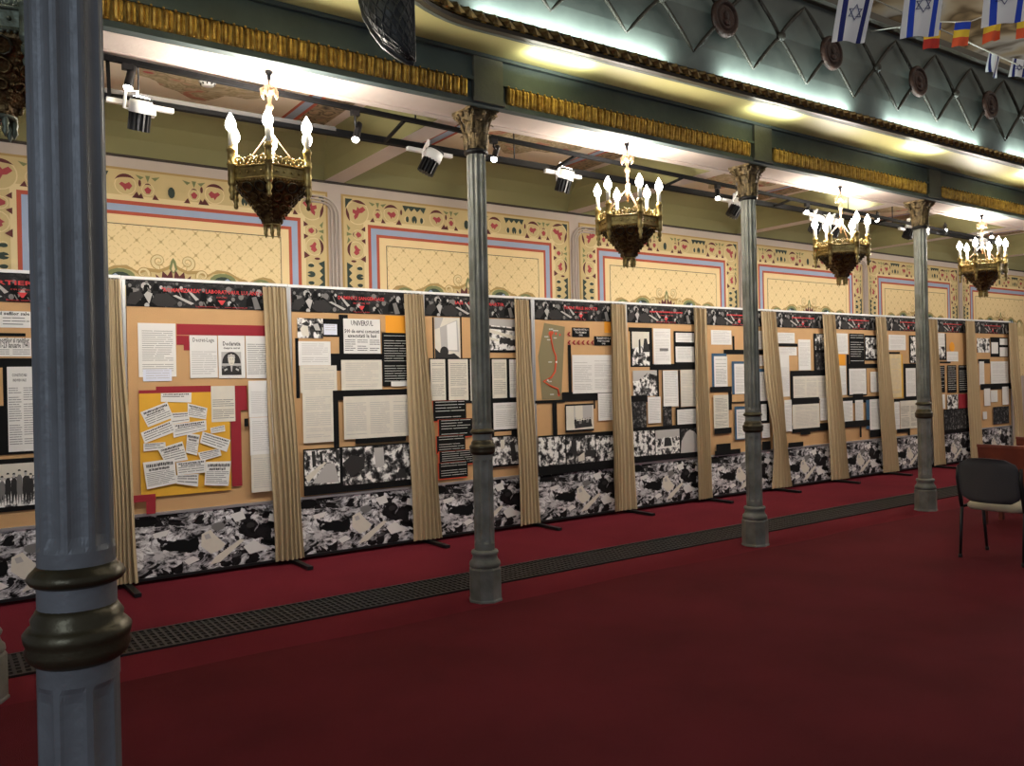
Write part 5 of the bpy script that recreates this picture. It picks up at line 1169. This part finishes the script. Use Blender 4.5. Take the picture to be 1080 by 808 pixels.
x2, y2 = atz(1072, 462, .83); pew(x2, y2 - 1.6, y2, 'further reddish wooden bench, only its corner showing at the right edge')

# ------------------------------------------------------------------ flags
def W3(px, py, dep): return EYE + (FW * F + RT * (px - 540) - UP * (py - 404)) * (dep / F)
def flag(name, lab, cat, TL, TR_, BR, BL, dep, stripes, star=None, group=None, wav=.015, shade=1):
    c0 = W3(*TL, dep); r = empty(name, c0, lab, cat, group); g = MB(); n = 14; mN = 16
    P = [W3(*q, dep) for q in (TL, TR_, BR, BL)]; nrm = FW
    def S_(u, v): return P[0] * (1 - u) * (1 - v) + P[1] * u * (1 - v) + P[2] * u * v + P[3] * (1 - u) * v + nrm * (wav * sin(u * 7 + v * 2.2) * (.3 + v))
    for i in range(n * 2):
        for j in range(mN):
            u0, u1, v0, v1 = i / n / 2, (i + 1) / n / 2, j / mN, (j + 1) / mN
            m = stripes((u0 + u1) / 2, (v0 + v1) / 2); q = [S_(u0, v0), S_(u1, v0), S_(u1, v1), S_(u0, v1)]
            g.add(q + [p + nrm * .002 for p in q], [(0, 1, 2, 3), (7, 6, 5, 4)], m, False)
    g.build('cloth', r, tuple(c0))
    if star:
        (us, vs_, R_) = star; g = MB(); asp = (P[1] - P[0]).length / (P[3] - P[0]).length
        for k in (0, 1):
            tri = [S_(us + R_ * cos(pi / 2 + k * pi + 2 * pi * i / 3), vs_ - R_ * asp * sin(pi / 2 + k * pi + 2 * pi * i / 3)) - nrm * .006 for i in range(3)]
            g.tube([p for p in tri], .0042 * shade, 'flag_navy', 4, closed=True)
        tag(g.build('star', r, tuple(c0)), 'six pointed blue star')
    return r
isr = lambda u, v: 'flag_blue' if (.13 < u < .28 or .74 < u < .89) else 'white_cloth'
isd = lambda u, v: 'flag_navy' if (.13 < u < .28 or .74 < u < .89) else 'white_cloth'
rom = lambda u, v: 'flag_blue' if v < .3 else ('flag_yellow' if v < .64 else 'flag_red')
rod = lambda u, v: 'flag_blue' if v < .3 else ('flag_yellow' if v < .62 else 'flag_dred')
IG = 'blue and white flags on the cord'; RG = 'small tricolour pennants on the cord'
flag('flag', 'white flag with blue star at the left of the three large ones', 'flag', (889, -28), (928, -28), (912, 44.8), (878, 43.8), 6.0, isd, (.52, .58, .21), IG, .015)
flag('flag', 'white flag with blue star hanging straight, middle of the three large ones', 'flag', (958, -32), (999, -32), (990.4, 37), (950, 40.4), 6.0, isr, (.48, .53, .21), IG)
flag('flag', 'large white flag with blue stripes at the right edge', 'flag', (1043, -52), (1092, -54), (1083, 21), (1036, 29), 6.0, isr, (.42, .62, .21), IG)
flag('pennant', 'tricolour pennant half hidden below the middle large flag', 'pennant', (976, 24), (993, 23), (990.6, 50), (973.5, 52), 7.6, rod, None, RG, .008)
flag('pennant', 'tricolour pennant of blue, yellow and red hanging free beside the middle large flag', 'pennant', (1007.6, 23.6), (1024.4, 23), (1021, 47.6), (1004, 49.6), 7.2, rom, None, RG, .008)
flag('pennant', 'tricolour pennant with folded corner below the large right flag', 'pennant', (1039, 17), (1058, 15), (1055, 41), (1037.5, 46), 7.2, rom, None, RG, .02)
flag('pennant', 'tricolour pennant cut by the right edge of the picture', 'pennant', (1074, 12), (1091, 10), (1088, 40), (1072, 41), 7.2, rom, None, RG, .008)
flag('pennant', 'small white and blue flag, farther away and left of its twin, against the handrail', 'pennant', (1043, 55), (1055, 60), (1052, 82), (1041, 75), 8.8, isd, None, 'distant blue and white pennants', .03)
flag('pennant', 'small distant white flag with star at the right edge', 'pennant', (1068, 61), (1084, 64), (1083, 81), (1064, 81), 8.8, isd, (.48, .5, .2), 'distant blue and white pennants', .01)
g = MB(); g.tube([W3(840, -22, 6.0), W3(889, -28, 6.0), W3(928, -29, 6.0), W3(958, -32, 6.0), W3(999, -33, 6.0), W3(1043, -52, 6.0), W3(1092, -54, 6.0), W3(1300, -90, 6.)], .004, 'cord', 6)
tag(g.build('cord'), 'cord carrying the three large flags, above the picture edge', 'cord')
g = MB(); g.tube([W3(900, 36, 8.2), W3(976, 24, 7.59), W3(993, 23, 7.59), W3(1007.6, 23.3, 7.2), W3(1024.4, 22.4, 7.2), W3(1039, 16.6, 7.2), W3(1058, 14.6, 7.2), W3(1074, 11.6, 7.2), W3(1200, 5, 7.2)], .0055, 'cord', 6)
tag(g.build('cord'), 'pale cord carrying the tricolour pennants', 'cord')
g = MB(); g.tube([W3(890, -15, 8.8), W3(990, 30, 8.8), W3(1043, 54.5, 8.8), W3(1068, 66, 8.8), W3(1300, 173, 8.8)], .008, 'cord', 6)
tag(g.build('cord'), 'thin pale wire in front of the painted nave ceiling', 'cord')

# ------------------------------------------------------------------ lights
def area(name, loc, rot, sx, sy, e, col):
    l = bpy.data.lights.new(name, 'AREA'); l.shape = 'RECTANGLE'; l.size = sx; l.size_y = sy; l.energy = e; l.color = col
    o = bpy.data.objects.new(name, l); COL.objects.link(o); o.location = loc; o.rotation_euler = rot; return o
# assumed LEDs, bare area lights along the gallery moulding: up the parapet and down on the soffit
for xm in (1.5, 3.83, 6.22, 8.58, 10.95, 13.3):
    o = area('assumed_led', (xm + .1, yg(xm) - .018, 4.082), (R(160), 0, R(-1.6)), 1.75, .02, 13, (.84, 1, .98))  # added light for the parapet glow, no strip fitting modelled
    o = area('assumed_led', (xm, yg(xm) + .12, 3.86), (R(180), 0, R(-1.6)), .55, .03, 3.2, (1, 1, .84))  # added light for the bright soffit patches, likewise without a fitting
area('assumed_daylight', (-4, -2.5, 3.2), (R(62), 0, R(-52)), 2.5, 3.0, 62, (.72, .84, 1))  # assumed bluish daylight from behind left, area light only, no window modelled
area('nave_fill', (9, 1.0, 7.0), (R(0), 0, 0), 10, 2.5, 70, (1, .93, .82))  # added overhead fill for the nave, no lamp modelled
area('ceiling_fill', (16, 3.5, 5.2), (R(180), 0, 0), 10, 2.5, 260, (1, .93, .82))  # added upward fill without a fitting, brightens the nave ceiling
w = bpy.data.worlds.new('w'); S.world = w; w.use_nodes = True
w.node_tree.nodes['Background'].inputs['Color'].default_value = (.9, .92, 1, 1); w.node_tree.nodes['Background'].inputs['Strength'].default_value = .12
vs_ = S.view_settings; vs_.view_transform = 'Standard'; vs_.look = 'None'; vs_.gamma = 1; vs_.exposure = .45; vs_.use_curve_mapping = False
